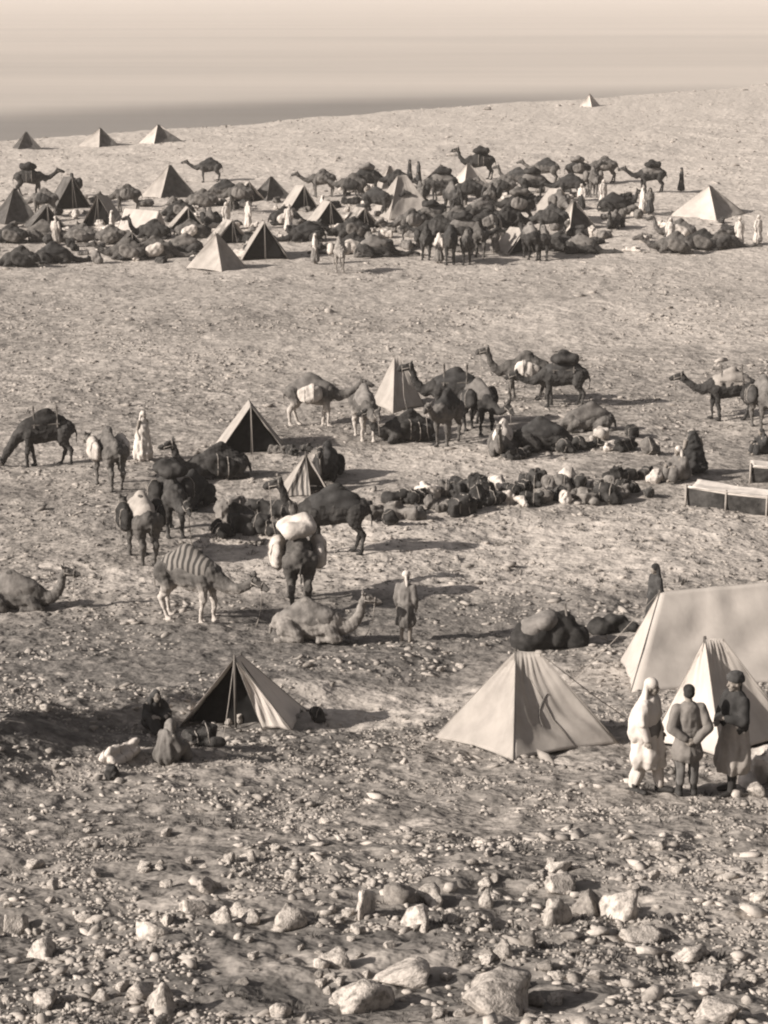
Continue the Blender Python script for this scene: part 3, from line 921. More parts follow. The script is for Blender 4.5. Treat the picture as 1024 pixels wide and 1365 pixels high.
# ------------------------------------------------------------------ tents
def panel_mesh(name, tl, tr, bl, br, sag=.05, wr=.02, seed=1, n=24, th=.012, hem=.035):
    """cloth stretched between four corners: sags inwards, wrinkled, with thickness"""
    tl, tr, bl, br = [np.array(v, float) for v in (tl, tr, bl, br)]
    u = np.linspace(0, 1, n + 1); v = np.linspace(0, 1, n + 1)
    U, Vv = np.meshgrid(u, v)
    P = (tl[None, None] * ((1 - U) * (1 - Vv))[..., None] + tr * (U * (1 - Vv))[..., None] + bl * ((1 - U) * Vv)[..., None] + br * (U * Vv)[..., None])
    nrm = np.cross((tr + br) - (tl + bl), (bl + br) - (tl + tr)); nrm = nrm / np.linalg.norm(nrm)
    if nrm[2] < 0: nrm = -nrm
    s = np.sin(np.pi * U) ** .8 * np.sin(np.pi * np.clip(Vv * .96, 0, 1)) ** .8
    Q = P.reshape(-1, 3)
    along = np.sin((U * 7 + 2.2 * np.sin(Vv * 3 + seed) + seed) * 2.1) * (.3 + .7 * Vv)
    off = -sag * s + wr * (wobble(Q, .9, seed).reshape(s.shape) * .6 + along * .5 + .35 * np.sin((U * 19 + 3 * np.sin(Vv * 2.3 + seed)) * 2.2) * (1 - Vv) ** .7) * np.clip(s * 3, 0, 1)
    P = P + nrm * off[..., None]
    lift = hem * np.sin(np.pi * U) ** .8 * Vv ** 3
    P = P + ((tl + tr) / 2 - (bl + br) / 2)[None, None] * lift[..., None]
    A = P.reshape(-1, 3); B = A - nrm * th
    N = len(A); m = n + 1
    i = (np.arange(n)[:, None] * m + np.arange(n)[None, :]).reshape(-1)
    Fq = np.stack([i, i + 1, i + m + 1, i + m], -1)
    F = [Fq, Fq[:, ::-1] + N]
    rim = [j for j in range(m)] + [j * m + n for j in range(1, m)] + [n * m + j for j in range(n - 1, -1, -1)] + [j * m for j in range(n - 1, 0, -1)]
    rim = np.array(rim); r2 = np.roll(rim, -1)
    F.append(np.stack([r2, rim, rim + N, r2 + N], -1))
    return fast_mesh(name, np.concatenate([A, B]), np.concatenate(F))

def tent(loc, yaw, top, base, faces, label, mats='canvas', group=None, sc=1., sag=.06, poles=(), seams=True, ropes=(), seed=1, patches=(), follow=True, wr=.035):
    """top / base: lists of points; faces: (top_a, top_b, base_a, base_b[, material])"""
    t = empty('tent', loc, R(yaw), sc)
    rot = Matrix.Rotation(R(yaw), 3, 'Z')
    top = [Vector(p) for p in top]
    b2 = []
    for p in base:
        p = Vector(p)
        if follow:
            w = rot @ (p * sc)
            p = Vector((p.x, p.y, p.z + (float(hz(loc[0] + w.x, loc[1] + w.y)) - loc[2]) / sc))
        b2.append(p)
    used = set()
    for k, f in enumerate(faces):
        a, b, c, d = top[f[0]], top[f[1]], b2[f[2]], b2[f[3]]
        mt = f[4] if len(f) > 4 else mats
        link('canvas_panel', panel_mesh('canvas_panel', a, b, c, d, sag, wr, seed + k * 3), M[mt], t)
        if seams:
            for (i, j) in ((f[0], f[2]), (f[1], f[3])):
                if (i, j) in used: continue
                used.add((i, j))
                q, r_ = top[i], b2[j]
                dn = Vector((q.x + r_.x, q.y + r_.y, 0)).normalized() * -.5 * sag * 0
                link('seam', tube_mesh('seam', [q, q.lerp(r_, .5) + dn, r_], .008), M['seam'], t)
    for (i, h) in poles:
        q = top[i]
        link('tent_pole', tube_mesh('tent_pole', [(q.x, q.y, -.05), (q.x, q.y, q.z + h)], .028), M['wood'], t)
    for (i, dx, dy) in ropes:
        q = top[i]; e = Vector((q.x + dx, q.y + dy, 0))
        w = rot @ (e * sc)
        e.z = (float(hz(loc[0] + w.x, loc[1] + w.y)) - loc[2]) / sc
        link('guy_rope', tube_mesh('guy_rope', [q, q.lerp(e, .5) - Vector((0, 0, .04)), e], .009, 5), M['rope'], t)
        link('tent_peg', tube_mesh('tent_peg', [e - Vector((0, 0, .05)), e + Vector((dx, dy, 0)).normalized() * .05 + Vector((0, 0, .12))], .014, 5), M['wood'], t)
    tag(t, label, 'tent', group)
    return t

def tent_px(L, F, Rr, apex_row, ridge_px, label, mats, closed=True, **kw):
    """tent with a four-cornered base given by its left, front and right ground corners"""
    l, f, r = gp(*L), gp(*F), gp(*Rr)
    f2 = f; b = l + r - f
    b = Vector((b.x, b.y, float(hz(b.x, b.y))))
    c = (l + r) / 2; c.z = float(hz(c.x, c.y))
    h = top_height(c, apex_row)
    k = mpp(c)
    dx = (r - l).normalized() * ridge_px * k * .5
    ox = kw.pop('shift', 0) * k
    a0 = Vector((ox, 0, h)) - dx; a1 = Vector((ox, 0, h)) + dx
    a0.z = a1.z = h
    base = [p - c for p in (l, f, r, b)]
    return tent(c, 0, [a0, a1], base, [(0, 0, 0, 1), (0, 1, 1, 1) if 0 else (0, 1, 1, 2), (1, 1, 2, 3), (1, 0, 3, 0)], label, mats, follow=False, **kw)

# pyramid tent near the three men
tent_px((578, 986), (684, 1016), (826, 992), 869, 34, 'pale pyramid tent with a dark repair strip, standing alone on the stones', 'canvas',
        shift=2, sag=.16, seed=4, wr=.045, poles=((0, .03),), ropes=((1, 1.9, .5),))
def on_panel(pn, path, r, name, mat, lift=.006, n=24):
    co = [v.co.copy() for v in pn.data.vertices]
    nr = (co[n] - co[(n + 1) * n]).cross(co[0] - co[(n + 1) * n + n]).normalized()
    nr = nr if nr.z > 0 else -nr
    pts = []
    for (u, v) in path:
        i, j = min(int(u * n), n - 1), min(int(v * n), n - 1); fu, fv = u * n - i, v * n - j
        q = lambda a, b: co[b * (n + 1) + a]
        pts.append((q(i, j) * (1 - fu) + q(i + 1, j) * fu) * (1 - fv) + (q(i, j + 1) * (1 - fu) + q(i + 1, j + 1) * fu) * fv + nr * lift)
    link(name, tube_mesh(name, pts, r, 6), M[mat], pn)
pt = [o for o in COL.objects if o.type == 'EMPTY' and o.name.startswith('tent')][0]
pn = [o for o in pt.children if o.name.startswith('canvas_panel')][1]
on_panel(pn, [(.62, .40), (.55, .43), (.48, .48), (.42, .54), (.385, .60), (.38, .66), (.39, .72)], [.008, .018, .02, .018, .016, .012, .006], 'repair_strip', 'sack_mid')
on_panel(pn, [(.42, .25), (.50, .45), (.55, .65), (.60, .98)], .008, 'panel_seam', 'seam')
# pyramid tent behind the three men
tent_px((868, 990), (962, 1012), (1062, 982), 851, 24, 'pyramid tent with a narrow flat top, right behind the three men', 'canvas_pale',
        shift=-18, sag=.14, seed=9, wr=.04, poles=((0, .03),))

# large marquee-like tent at the right
def big_tent():
    a = gp(842, 925); b = gp(1200, 905)
    c = (a + b) / 2; c.z = float(hz(c.x, c.y))
    d = (b - a); d.z = 0; Ln = d.length; d.normalize()
    n = Vector((-d.y, d.x, 0))
    depth = 4.6
    def g(u, v):
        p = a + d * (u * Ln) + n * (v * depth)
        return Vector((p.x, p.y, float(hz(p.x, p.y)))) - c
    base = [g(-.005, 0), g(1, 0), g(1, 1), g(.26, 1)]
    eh = .35
    ridge0 = a + d * (.225 * Ln) + n * (depth * .42); ridge0.z = float(hz(ridge0.x, ridge0.y))
    hh = top_height(ridge0, 789)
    r0 = ridge0 + Vector((0, 0, hh)) - c
    r1 = a + d * (.85 * Ln) + n * (depth * .42) - c; r1.z = r0.z + .05
    t = tent(c, 0, [r0, r1], base, [(0, 1, 0, 1), (1, 1, 1, 2), (1, 0, 2, 3), (0, 0, 3, 0)],
             'very large pale ridge tent with a broad plain canvas slope', 'canvas_pale', follow=False, sag=.16, seed=17,
             poles=((0, .05), (1, .05)), ropes=((0, -2.0, -.6),))
    return t
big_tent()

# open ridge tent near the gully
def open_tent(px, py, yaw, w, l, h, label, flap=None, mats='canvas', group=None, back=.92, sc=1., seed=3, ropes=True, inner=True, sag=.05, rb=None):
    p = gp(px, py) if not isinstance(px, Vector) else px
    top = [(l / 2, 0, h), (-l / 2 if rb is None else l / 2 - rb, 0, h * back)]
    base = [(l / 2, w / 2, -.02), (-l / 2, w / 2, -.02), (-l / 2, -w / 2, -.02), (l / 2, -w / 2, -.02), (l / 2 + .05, w * flap if flap is not None else 0, -.02)]
    faces = [(0, 1, 0, 1), (1, 0, 2, 3), (1, 1, 1, 2)]
    if flap is not None: faces.append((0, 0, 0 if flap > 0 else 4, 4 if flap > 0 else 3))
    if flap is not None and flap <= 0: faces[-1] = (0, 0, 4, 3)
    rp = [(0, 1.2, 0.0), (1, -1.1, 0.)] if ropes else []
    t = tent(p, yaw, top, base, faces, label, mats, group, sc, sag, [(0, .05), (1, .03)], True, rp, seed)
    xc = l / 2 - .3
    link('mouth_shade_panel', panel_mesh('mouth_shade_panel', (xc, 0, h * .95), (xc, 0, h * .95), (xc, w * .47, -.05), (xc, -w * .47, -.05), .03, .03, seed + 1, n=12), M['mouth_shade'], t)  # black sheet added behind the opening so a sunlit mouth looks shaded
    return t
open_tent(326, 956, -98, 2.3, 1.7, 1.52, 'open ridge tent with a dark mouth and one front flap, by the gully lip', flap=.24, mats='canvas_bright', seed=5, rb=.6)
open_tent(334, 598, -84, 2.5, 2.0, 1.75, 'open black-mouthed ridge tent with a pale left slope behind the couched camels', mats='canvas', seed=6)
tent_px((494, 540), (524, 552), (566, 542), 474, 8, 'pale pyramid tent hidden behind the tight cluster of camels', 'canvas', sag=.05, seed=22)
def small_striped_tent():
    p = gp(408, 656)
    b = [(-.75, -.55, 0), (.75, -.55, 0), (.75, .7, 0), (-.75, .7, 0), (.1, -.62, 0)]
    tent(p, 8, [(0, 0, 1.25), (.06, 0, 1.25)], b, [(0, 0, 0, 4, 'canvas_striped'), (1, 1, 1, 2, 'canvas'), (1, 0, 2, 3, 'canvas'), (0, 0, 3, 0, 'canvas')],
         'small tent of striped cloth behind the big dark camel', 'canvas', poles=((0, .12),), seed=31)
M['canvas_striped'] = stripes('striped_tent_cloth', .10, .34, 1.9)
small_striped_tent()

# ------------------------------------------------------------------ people
def hand(P, w, d, n, curl=.5):
    w, d, n = Vector(w), Vector(d).normalized(), Vector(n).normalized()
    s = d.cross(n).normalized(); n = s.cross(d)
    P.chain([tuple(w) + (.026,), tuple(w + d * .05) + (.030,), tuple(w + d * .08) + (.028,)])
    for k, L in enumerate((.072, .080, .074, .058)):
        b = w + d * .085 + s * (k - 1.5) * .021
        m = b + (d * math.cos(curl * .6) + n * math.sin(curl * .6)) * L * .5
        e = m + (d * math.cos(curl * 1.6) + n * math.sin(curl * 1.6)) * L * .5
        P.chain([tuple(w + d * .05 + s * (k - 1.5) * .016) + (.015,), tuple(b) + (.0125,), tuple(m) + (.0105,), tuple(e) + (.009,)])
    t0 = w + d * .025 - s * .022; t1 = t0 - s * .035 + d * .03; t2 = t1 + d * .035 - s * .006
    P.chain([tuple(t0) + (.016,), tuple(t1) + (.013,), tuple(t2) + (.010,)])

def head(P, c, yaw=0., tilt=0.):
    c = Vector(c); rt = Euler((0, tilt, yaw)).to_matrix()
    q = lambda x, y, z: tuple(c + rt @ Vector((x, y, z)))
    P.ell(q(0, 0, .02), (.098, .077, .112), (0, tilt, yaw))
    P.ell(q(.03, 0, -.05), (.064, .058, .07), (0, tilt, yaw))
    P.ell(q(.052, 0, -.095), (.035, .035, .03))
    P.chain([q(.088, 0, .02) + (.014,), q(.112, 0, -.028) + (.018,)])
    for s in (1, -1):
        P.ell(q(-.005, .080 * s, -.01), (.022, .012, .034), (0, tilt, yaw))
        P.chain([q(.085, .012 * s, .034) + (.013,), q(.072, .05 * s, .03) + (.012,)])
        P.ell(q(.062, .042 * s, -.03), (.028, .022, .024))
    P.chain([q(.088, .022, -.062) + (.010,), q(.095, 0, -.06) + (.012,), q(.088, -.022, -.062) + (.010,)])
    return q

STAND = dict(hip=[(0, .09, .93), (0, -.09, .93)], knee=[(.03, .10, .50), (.03, -.10, .50)], ank=[(-.01, .11, .09), (-.01, -.11, .09)],
             sh=[(0, .19, 1.41), (0, -.19, 1.41)], elb=[(-.03, .25, 1.13), (-.03, -.25, 1.13)], wr=[(.06, .24, .88), (.06, -.24, .88)],
             hd=[(.1, 0, -1), (.1, 0, -1)], hn=[(0, -1, 0), (0, 1, 0)], head=(.03, 0, 1.645), hyaw=0., htilt=0., lean=0.)

def human_body(J, voxel):
    P = Prims()
    P.chain([(0, 0, .95, .125), (0, 0, 1.1, .115), (.01, 0, 1.28, .13), (0, 0, 1.40, .105)], ys=1.28)
    P.chain([(0, 0, 1.42, .07), tuple(Vector(J['head']) + Vector((-.02, 0, -.09))) + (.055,)])
    for k in (0, 1):
        h, kn, an = J['hip'][k], J['knee'][k], J['ank'][k]
        P.chain([h + (.095,), tuple(Vector(h).lerp(Vector(kn), .5)) + (.08,), kn + (.058,), tuple(Vector(kn).lerp(Vector(an), .35)) + (.058,), an + (.04,)])
        a = Vector(an)
        P.chain([(a.x - .03, a.y, a.z - .04, .042), (a.x + .08, a.y * 1.1, a.z - .05, .042), (a.x + .17, a.y * 1.2, a.z - .06, .032)])
        s, e, w = J['sh'][k], J['elb'][k], J['wr'][k]
        P.chain([(0, s[1] * .5, 1.41, .075), s + (.06,), e + (.042,), tuple(Vector(e).lerp(Vector(w), .3)) + (.042,), w + (.027,)])
        hand(P, w, J['hd'][k], J['hn'][k])
    head(P, J['head'], J['hyaw'], J['htilt'])
    return P.mesh('body', voxel, 1 if voxel < .012 else 0)

def folds(a, f, seed, za=0):
    """hanging folds: ripples round the figure that change slowly with height"""
    def d(V):
        th = np.arctan2(V[:, 1], V[:, 0])
        ph = 1.3 * np.sin(V[:, 2] * 3.1 + seed) + seed
        low = np.clip((1.25 - V[:, 2]) / .9, .15, 1)
        return a * low * (np.sin(th * f + ph) + .6 * np.sin(th * (f * 1.7) - ph * 1.7 + 1)) + .6 * a * wobble(V, 2.6, seed) + .45 * a * wobble(V * np.array([1, 1, .6]), 6.5, seed + 3)
    return d

def jacket(J, hem, r=.025, voxel=.014, sleeves=1.0, flare=.0, seed=3, amp=.006, girth=1.25, slv=0.):
    P = Prims()
    P.chain([(0, 0, hem + .1, .135 + r + flare), (0, 0, 1.06, .118 + r), (.01, 0, 1.27, .135 + r), (0, 0, 1.40, .105 + r)], ys=girth)
    P.chain([(0, 0, 1.40, .10), (0, 0, 1.475, .072)])
    for k in (0, 1):
        s, e, w = J['sh'][k], J['elb'][k], Vector(J['elb'][k]).lerp(Vector(J['wr'][k]), .95 * sleeves)
        P.chain([(0, s[1] * .5, 1.41, .08), s + (.066 + r * .6 + slv * .5,), e + (.052 + r * .6 + slv,), tuple(w) + (.038 + r * .5 + slv * .4,)])
    me = P.mesh('jacket', voxel, 2, folds(amp, 6, seed))
    return me

def skirt(z0, r0, z1, r1, voxel=.016, ys=1.15, amp=.014, f=7, seed=5, cx=0., mid=None):
    """a robe's lower part, hanging from z0 to the hem z1"""
    P = Prims()
    zm = (z0 + z1) / 2
    P.chain([(0, 0, z0, r0), (cx * .5, 0, zm, mid or (r0 + r1) / 2), (cx, 0, z1 + r1 * .55, r1)], ys=ys)
    me = P.mesh('robe', voxel, 3, folds(amp, f, seed))
    bm = bmesh.new(); bm.from_mesh(me)
    g = bmesh.ops.bisect_plane(bm, geom=bm.verts[:] + bm.edges[:] + bm.faces[:], plane_co=(0, 0, z1), plane_no=(0, 0, 1), clear_inner=True)
    ed = [e for e in g['geom_cut'] if isinstance(e, bmesh.types.BMEdge)]
    bmesh.ops.holes_fill(bm, edges=ed, sides=0)
    bm.to_mesh(me); bm.free()
    return me

def trousers(J, top=.10, knee=.085, ankle=.06, voxel=.014, low=.12, seed=8, amp=.006):
    P = Prims()
    P.chain([(0, 0, .97, .135), (0, 0, .90, .12)], ys=1.25)
    for k in (0, 1):
        h, kn, an = J['hip'][k], J['knee'][k], Vector(J['ank'][k])
        e = Vector(kn).lerp(an, 1 - low)
        P.chain([h + (top,), tuple(Vector(h).lerp(Vector(kn), .5)) + (top * .98,), kn + (knee,), tuple(e) + (ankle,)])
    return P.mesh('trousers', voxel, 2, folds(amp, 5, seed))

def boots(J, up=.35, voxel=.012):
    out = []
    for k in (0, 1):
        P = Prims()
        kn, an = Vector(J['knee'][k]), J['ank'][k]
        t = Vector(an).lerp(kn, up)
        P.chain([tuple(t) + (.064,), an + (.052,)])
        P.chain([(an[0] - .035, an[1], .045, .052), (an[0] + .08, an[1] * 1.1, .042, .050), (an[0] + .19, an[1] * 1.2, .036, .038)])
        out.append(P.mesh('boot', voxel, 1, zmin=0.0))
    return out

def turban(J, voxel=.012, tail=True, r=1.0):
    c = Vector(J['head'])
    P = Prims()
    for k, (z, rr) in enumerate(((.055, .085), (.085, .085), (.115, .065))):
        pts = []
        for j in range(11):
            a = j * 2 * math.pi / 10
            pts.append((c.x - .012 + math.cos(a) * rr * r, c.y + math.sin(a) * rr * .85 * r, c.z + z + .012 * math.cos(a + k), .034 * r))
        P.chain(pts)
    P.ell((c.x - .01, c.y, c.z + .11), (.09, .075, .06))
    if tail: P.chain([(c.x - .09, c.y - .02, c.z + .06, .035), (c.x - .12, c.y - .05, c.z - .08, .035), (c.x - .13, c.y - .06, c.z - .20, .03)])
    return P.mesh('turban', voxel, 1, lambda V: .003 * wobble(V, 9, 3))

def headcloth(J, voxel=.014, drop=.32):
    c = Vector(J['head'])
    P = Prims()
    P.ell((c.x - .015, c.y, c.z + .045), (.108, .098, .105))
    for y in (-.09, -.045, 0, .045, .09):
        P.chain([(c.x - .06, c.y + y * .8, c.z + .04, .045), (c.x - .11 + abs(y) * .7, c.y + y * 1.25, c.z - .12, .045), (c.x - .16 + abs(y) * 1.2, c.y + y * 1.7, c.z - drop, .045)])
    return P.mesh('headcloth', voxel, 2, lambda V: .006 * wobble(V, 4, 3))

def person(p, yaw, label, parts, sc=1., group=None, skin='skin', sink=.01):
    o = empty('person', (p.x, p.y, p.z - sink), R(yaw), sc)
    for (name, me, mat) in parts:
        link(name, with_mat(me, M[mat]), None, o)
    tag(o, label, 'person', group)
    return o

# the three men in front of the big tent
JB = dict(STAND, elb=[(-.12, .29, 1.14), (-.12, -.29, 1.14)], wr=[(-.20, .075, .985), (-.21, -.07, .955)], hd=[(-.1, -1, -.25), (-.1, 1, -.25)], hn=[(1, 0, 0), (1, 0, 0)],
          knee=[(.02, .10, .50), (.04, -.11, .50)], ank=[(0, .10, .09), (.02, -.13, .09)], hyaw=.15)
bt = boots(JB, .75)
capP = Prims().ell((.02, 0, 1.705), (.107, .09, .085)).ell((.0, 0, 1.66), (.10, .086, .09)).chain([(.09, 0, 1.70, .03), (.14, 0, 1.69, .02)])
person(gp(914, 1061), 96, 'man in drab belted jacket and breeches with hands clasped behind his back',
       [('body', human_body(JB, .0085), 'skin'), ('jacket', jacket(JB, 1.0, .034, .013, girth=1.27, amp=.007, slv=.008), 'cloth_drab'), ('jacket_skirt', skirt(1.08, .16, .60, .225, seed=11, amp=.014, ys=1.12, f=5), 'cloth_drab'), ('belt', Prims().chain([(0, 0, 1.08, .163), (0, 0, 1.04, .163)], ys=1.2).mesh('belt', .014, 1), 'leather'), ('trousers', trousers(JB, .105, .085, .07, low=.35, amp=.01), 'cloth_grey'),
        ('boot', bt[0], 'leather'), ('boot', bt[1], 'leather'), ('cap', capP.mesh('cap', .012, 2), 'hair')], 1.0)
JA = dict(STAND, hyaw=.1, elb=[(.0, .25, 1.14), (-.02, -.25, 1.13)], wr=[(.12, .20, .92), (.08, -.24, .90)], hd=[(.3, -.1, -1), (.25, 0, -1)], hn=[(0, -1, 0), (0, 1, 0)],
          knee=[(.12, .11, .50), (-.06, -.12, .50)], ank=[(.16, .12, .09), (-.16, -.13, .09)])
bt = boots(JA, .12)
cloak = Prims().chain([(-.03, 0, 1.42, .14), (-.08, 0, 1.2, .19), (-.10, 0, .92, .22)], ys=1.15).chain([(-.02, 0, 1.45, .1), (-.0, .2, 1.38, .1), (.02, .26, 1.15, .1)]).chain([(0, -.2, 1.38, .1), (.0, -.26, 1.15, .1)])
person(gp(862, 1058), -28, 'man wrapped in a white headcloth and white cloak with wide white trousers',
       [('body', human_body(JA, .0085), 'skin'), ('cloak', cloak.mesh('cloak', .016, 3, folds(.020, 6, 4)), 'cloth_white'), ('shirt', jacket(JA, .9, .035, .014, amp=.01), 'cloth_white'), ('robe', skirt(1.0, .19, .42, .27, seed=6, amp=.026, f=6), 'cloth_white'),
        ('trousers', trousers(JA, .12, .11, .08, low=.1, amp=.012), 'cloth_white'), ('headcloth', headcloth(JA, .013, .34), 'cloth_white'),
        ('sash', Prims().chain([(-.02, 0, 1.0, .225), (-.02, 0, .95, .228)], ys=1.1).mesh('sash', .018, 2), 'cloth_mid'), ('boot', bt[0], 'leather'), ('boot', bt[1], 'leather')], 1.03)
JC = dict(STAND, hyaw=-.1, elb=[(.05, .30, 1.16), (.05, -.28, 1.12)], wr=[(.27, .16, 1.20), (.23, -.10, 1.08)], hd=[(.8, -.6, .1), (.7, .8, .1)], hn=[(-.2, -.4, -1), (-.2, .3, -1)],
          knee=[(.05, .10, .50), (-.03, -.11, .50)], ank=[(.10, .11, .09), (-.06, -.12, .09)])
bt = boots(JC, .5)
person(gp(976, 1058), 205, 'man in dark jacket over a long pale robe with a wound turban',
       [('body', human_body(JC, .0085), 'skin'), ('jacket', jacket(JC, .92, .045, .014, girth=1.3, amp=.009), 'cloth_dark'), ('robe', skirt(1.05, .17, .34, .26, seed=2, amp=.022), 'cloth_khaki'),
        ('turban', turban(JC, r=1.15), 'cloth_dark'), ('boot', bt[0], 'leather'), ('boot', bt[1], 'leather')], 1.09)

# smaller figures
JS = dict(STAND)
b_small = human_body(JS, .018)
j_small = jacket(JS, .9, .035, .022, amp=.01)
r_long = skirt(1.05, .16, .12, .27, .022, seed=4)
r_knee = skirt(1.05, .16, .42, .23, .022, seed=7)
t_small = turban(JS, .016); h_small = headcloth(JS, .02, .34)
clk = Prims().chain([(0, 0, 1.42, .14), (-.02, 0, 1.1, .23), (-.04, 0, .55, .30), (-.05, 0, .28, .36)], ys=1.05).mesh('cloak', .024, 3, folds(.022, 7, 9), zmin=.05)
def walker(px, py, yaw, label, top='dark', robe='dark', hd='white', cloak=None, long=True, group=None, sc=1., p=None, wrap=None):
    if wrap is None: wrap = random.random() < .5
    parts = [('body', b_small, 'skin')]
    if cloak: parts.append(('cloak', clk, 'cloth_' + cloak))
    else: parts += [('jacket', j_small, 'cloth_' + top), ('robe', r_long if long else r_knee, 'cloth_' + robe)]
    parts.append(('turban', t_small, 'cloth_' + hd) if wrap and not cloak else ('headcloth', h_small, 'cloth_' + hd))
    return person(p or gp(px, py), yaw, label, parts, sc, group)
random.seed(5)
walker(541, 856, 70, 'man in knee-length brown robe and small white turban standing near the lying camel', 'mid', 'mid', 'white', None, False, wrap=True)
walker(872, 846, 200, 'dark-robed figure standing at the edge of the very large tent', 'dark', 'dark', 'dark')
walker(192, 614, -40, 'figure wrapped in a long white cloak standing alone on open ground', cloak='white')
# seated and crouching figures
JT = dict(STAND, hip=[(0, .10, .16), (0, -.10, .16)])
def sitter_mesh():
    B = Prims()
    B.chain([(0, 0, .16, .15), (.02, 0, .38, .14), (.06, 0, .60, .12)], ys=1.25)
    B.chain([(.06, 0, .62, .06), (.10, 0, .72, .055)])
    for s in (1, -1):
        B.chain([(.02, .1 * s, .15, .11), (.38, .16 * s, .40, .07), (.44, .13 * s, .08, .05), (.55, .13 * s, .045, .04)])
        B.chain([(.06, .19 * s, .62, .065), (.16, .27 * s, .38, .05), (.38, .14 * s, .42, .035)])
        hand(B, (.38, .14 * s, .42), (.8, -.5 * s, 0), (0, 0, -1))
    head(B, (.14, 0, .80), 0, .2)
    return B.mesh('body', .018, 1, zmin=0)
sit_body = sitter_mesh()
sit_robe = Prims().chain([(-.02, 0, .20, .24), (.0, 0, .42, .19), (.04, 0, .62, .15)], ys=1.2).mirror([(.05, .12, .2, .16), (.36, .16, .36, .12), (.42, .15, .12, .13)]).mirror([(.04, .18, .60, .1), (.16, .27, .38, .09), (.33, .17, .42, .07)]).mesh('robe', .024, 3, folds(.014, 7, 3), zmin=.02)
JH = dict(STAND, head=(.14, 0, .80))
sit_cloth = headcloth(JH, .02, .30)
def sitter(px, py, yaw, label, robe='dark', hd='dark', sc=1., group=None, p=None):
    return person(p or gp(px, py), yaw, label, [('body', sit_body, 'skin'), ('robe', sit_robe, 'cloth_' + robe), ('headcloth', sit_cloth, 'cloth_' + hd)], sc, group)
sitter(206, 972, -60, 'dark-robed figure sitting on the ground at the open tent mouth', 'dark', 'dark', .9)
sitter(222, 1018, 40, 'figure in a brown cloak crouching below the open tent', 'mid', 'mid', .8)
sitter(908, 640, -150, 'crouching dark figure with a white headcloth by the watering trough', 'mid', 'white', 1.25)
fg_ = walker(922, 630, 120, 'figure in a broad dark cloak bending beside the white-headed one', cloak='dark', hd='dark', sc=.82)
fg_.scale = (1.35, 1.5, .80)
sitter(1018, 605, 200, 'small dark figure sitting beyond the watering trough', 'dark', 'dark')

# ------------------------------------------------------------------ baggage
def sack_variant(i):
    r = random.Random(900 + i)
    P = Prims()
    if i >= 8:
        if i % 3 == 2: P.box((0, 0, .24), (.42, .28, .24)).box((.05, .02, .5), (.3, .24, .1), (.1, .15, .3))
        elif i % 3 == 0: P.box((-.1, 0, .2), (.34, .3, .2), (0, .1, .2)).box((.2, .1, .36), (.26, .2, .2), (.3, .2, .9)).chain([(-.5, -.1, .12, .12), (.5, -.3, .12, .12)])
        else: P.chain([(-.55, -.1, .14, .14), (.5, -.12, .14, .13)]).chain([(-.5, .16, .14, .13), (.52, .2, .14, .14)]).chain([(-.5, .02, .36, .13), (.5, .05, .38, .12)])
    elif i % 4 == 0:
        P.ell((0, 0, .28), (.46, .34, .30)); P.ell((.12, .05, .42), (.28, .26, .22))
    elif i % 4 == 1:
        P.ell((-.15, 0, .26), (.36, .36, .28)); P.ell((.25, .02, .24), (.30, .30, .25)); P.chain([(.3, 0, .36, .16), (.44, 0, .44, .08), (.5, 0, .46, .10)])
    elif i % 4 == 2:
        P.chain([(-.42, 0, .24, .24), (.42, .04, .24, .25)])
        P.ell((0, 0, .38), (.3, .28, .2))
    else:
        P.ell((0, 0, .36), (.36, .34, .40)); P.ell((-.2, .1, .2), (.28, .3, .22))
    return P.mesh('bundle', .045, 1, lambda V: .055 * wobble(V, 1.2, 40 + i) + .03 * wobble(V, 3.1, 80 + i), zmin=.0)
SACK = [sack_variant(i) for i in range(14)]
ropeM = {}
def bundle(px, py, label, tone='mid', sc=1., group=None, yaw=None, squash=1., p=None, rope=True, name='bundle', cat='bundle', var=None):
    p = p or gp(px, py)
    me = random.choice(SACK) if var is None else SACK[var]
    o = empty(name, (p.x, p.y, p.z - .03), random.uniform(0, 6.28) if yaw is None else R(yaw), 1.0)
    o.scale = (sc * random.uniform(.9, 1.15), sc * random.uniform(.9, 1.1), sc * squash * random.uniform(.9, 1.15))
    link('sackcloth', with_mat(me, M['sack_' + tone]), None, o)
    if rope:
        key = me.name
        if key not in ropeM:
            c = np.empty(len(me.vertices) * 3, np.float32); me.vertices.foreach_get('co', c); c = c.reshape(-1, 3)
            lst = []
            for x in (-.16, .17):
                b = c[np.abs(c[:, 0] - x) < .05]
                an = np.arctan2(b[:, 2] - .25, b[:, 1]); pts = []
                for a in np.linspace(-2.6, -2.6 + 6.283, 19):
                    dd = np.abs((an - a + math.pi) % (2 * math.pi) - math.pi)
                    q = b[np.argmin(dd)]; rr = math.hypot(q[1], q[2] - .25) + .006
                    pts.append((x, math.cos(a) * rr, max(.25 + math.sin(a) * rr, .0)))
                lst.append(tube_mesh('tie_rope', pts, .016, 5))
            ropeM[key] = lst
        for m in ropeM[key]: link('tie_rope', with_mat(m, M['rope']), None, o)
    tag(o, label, cat, group)
    return o
random.seed(21)
ROW = 'baggage row on the open plain'
for i in range(44):
    t = i / 43
    px = 528 + t * 345 + random.uniform(-7, 7); py = 686 - t * 28 + random.uniform(-6, 6) - (18 if i % 2 else 0)
    tone = random.choices(['dark', 'mid', 'pale'], [.46, .28, .26])[0]
    where = 'camel end' if t < .33 else 'middle' if t < .67 else 'trough end'
    sz = random.uniform(.5, .95)
    lab = '%s %s roped bundle at the %s of the long baggage row' % ('small' if sz < .65 else 'medium' if sz < .8 else 'large', {'dark': 'dark', 'mid': 'brown', 'pale': 'pale'}[tone], where)
    bundle(px, py, lab, tone, sz, ROW)
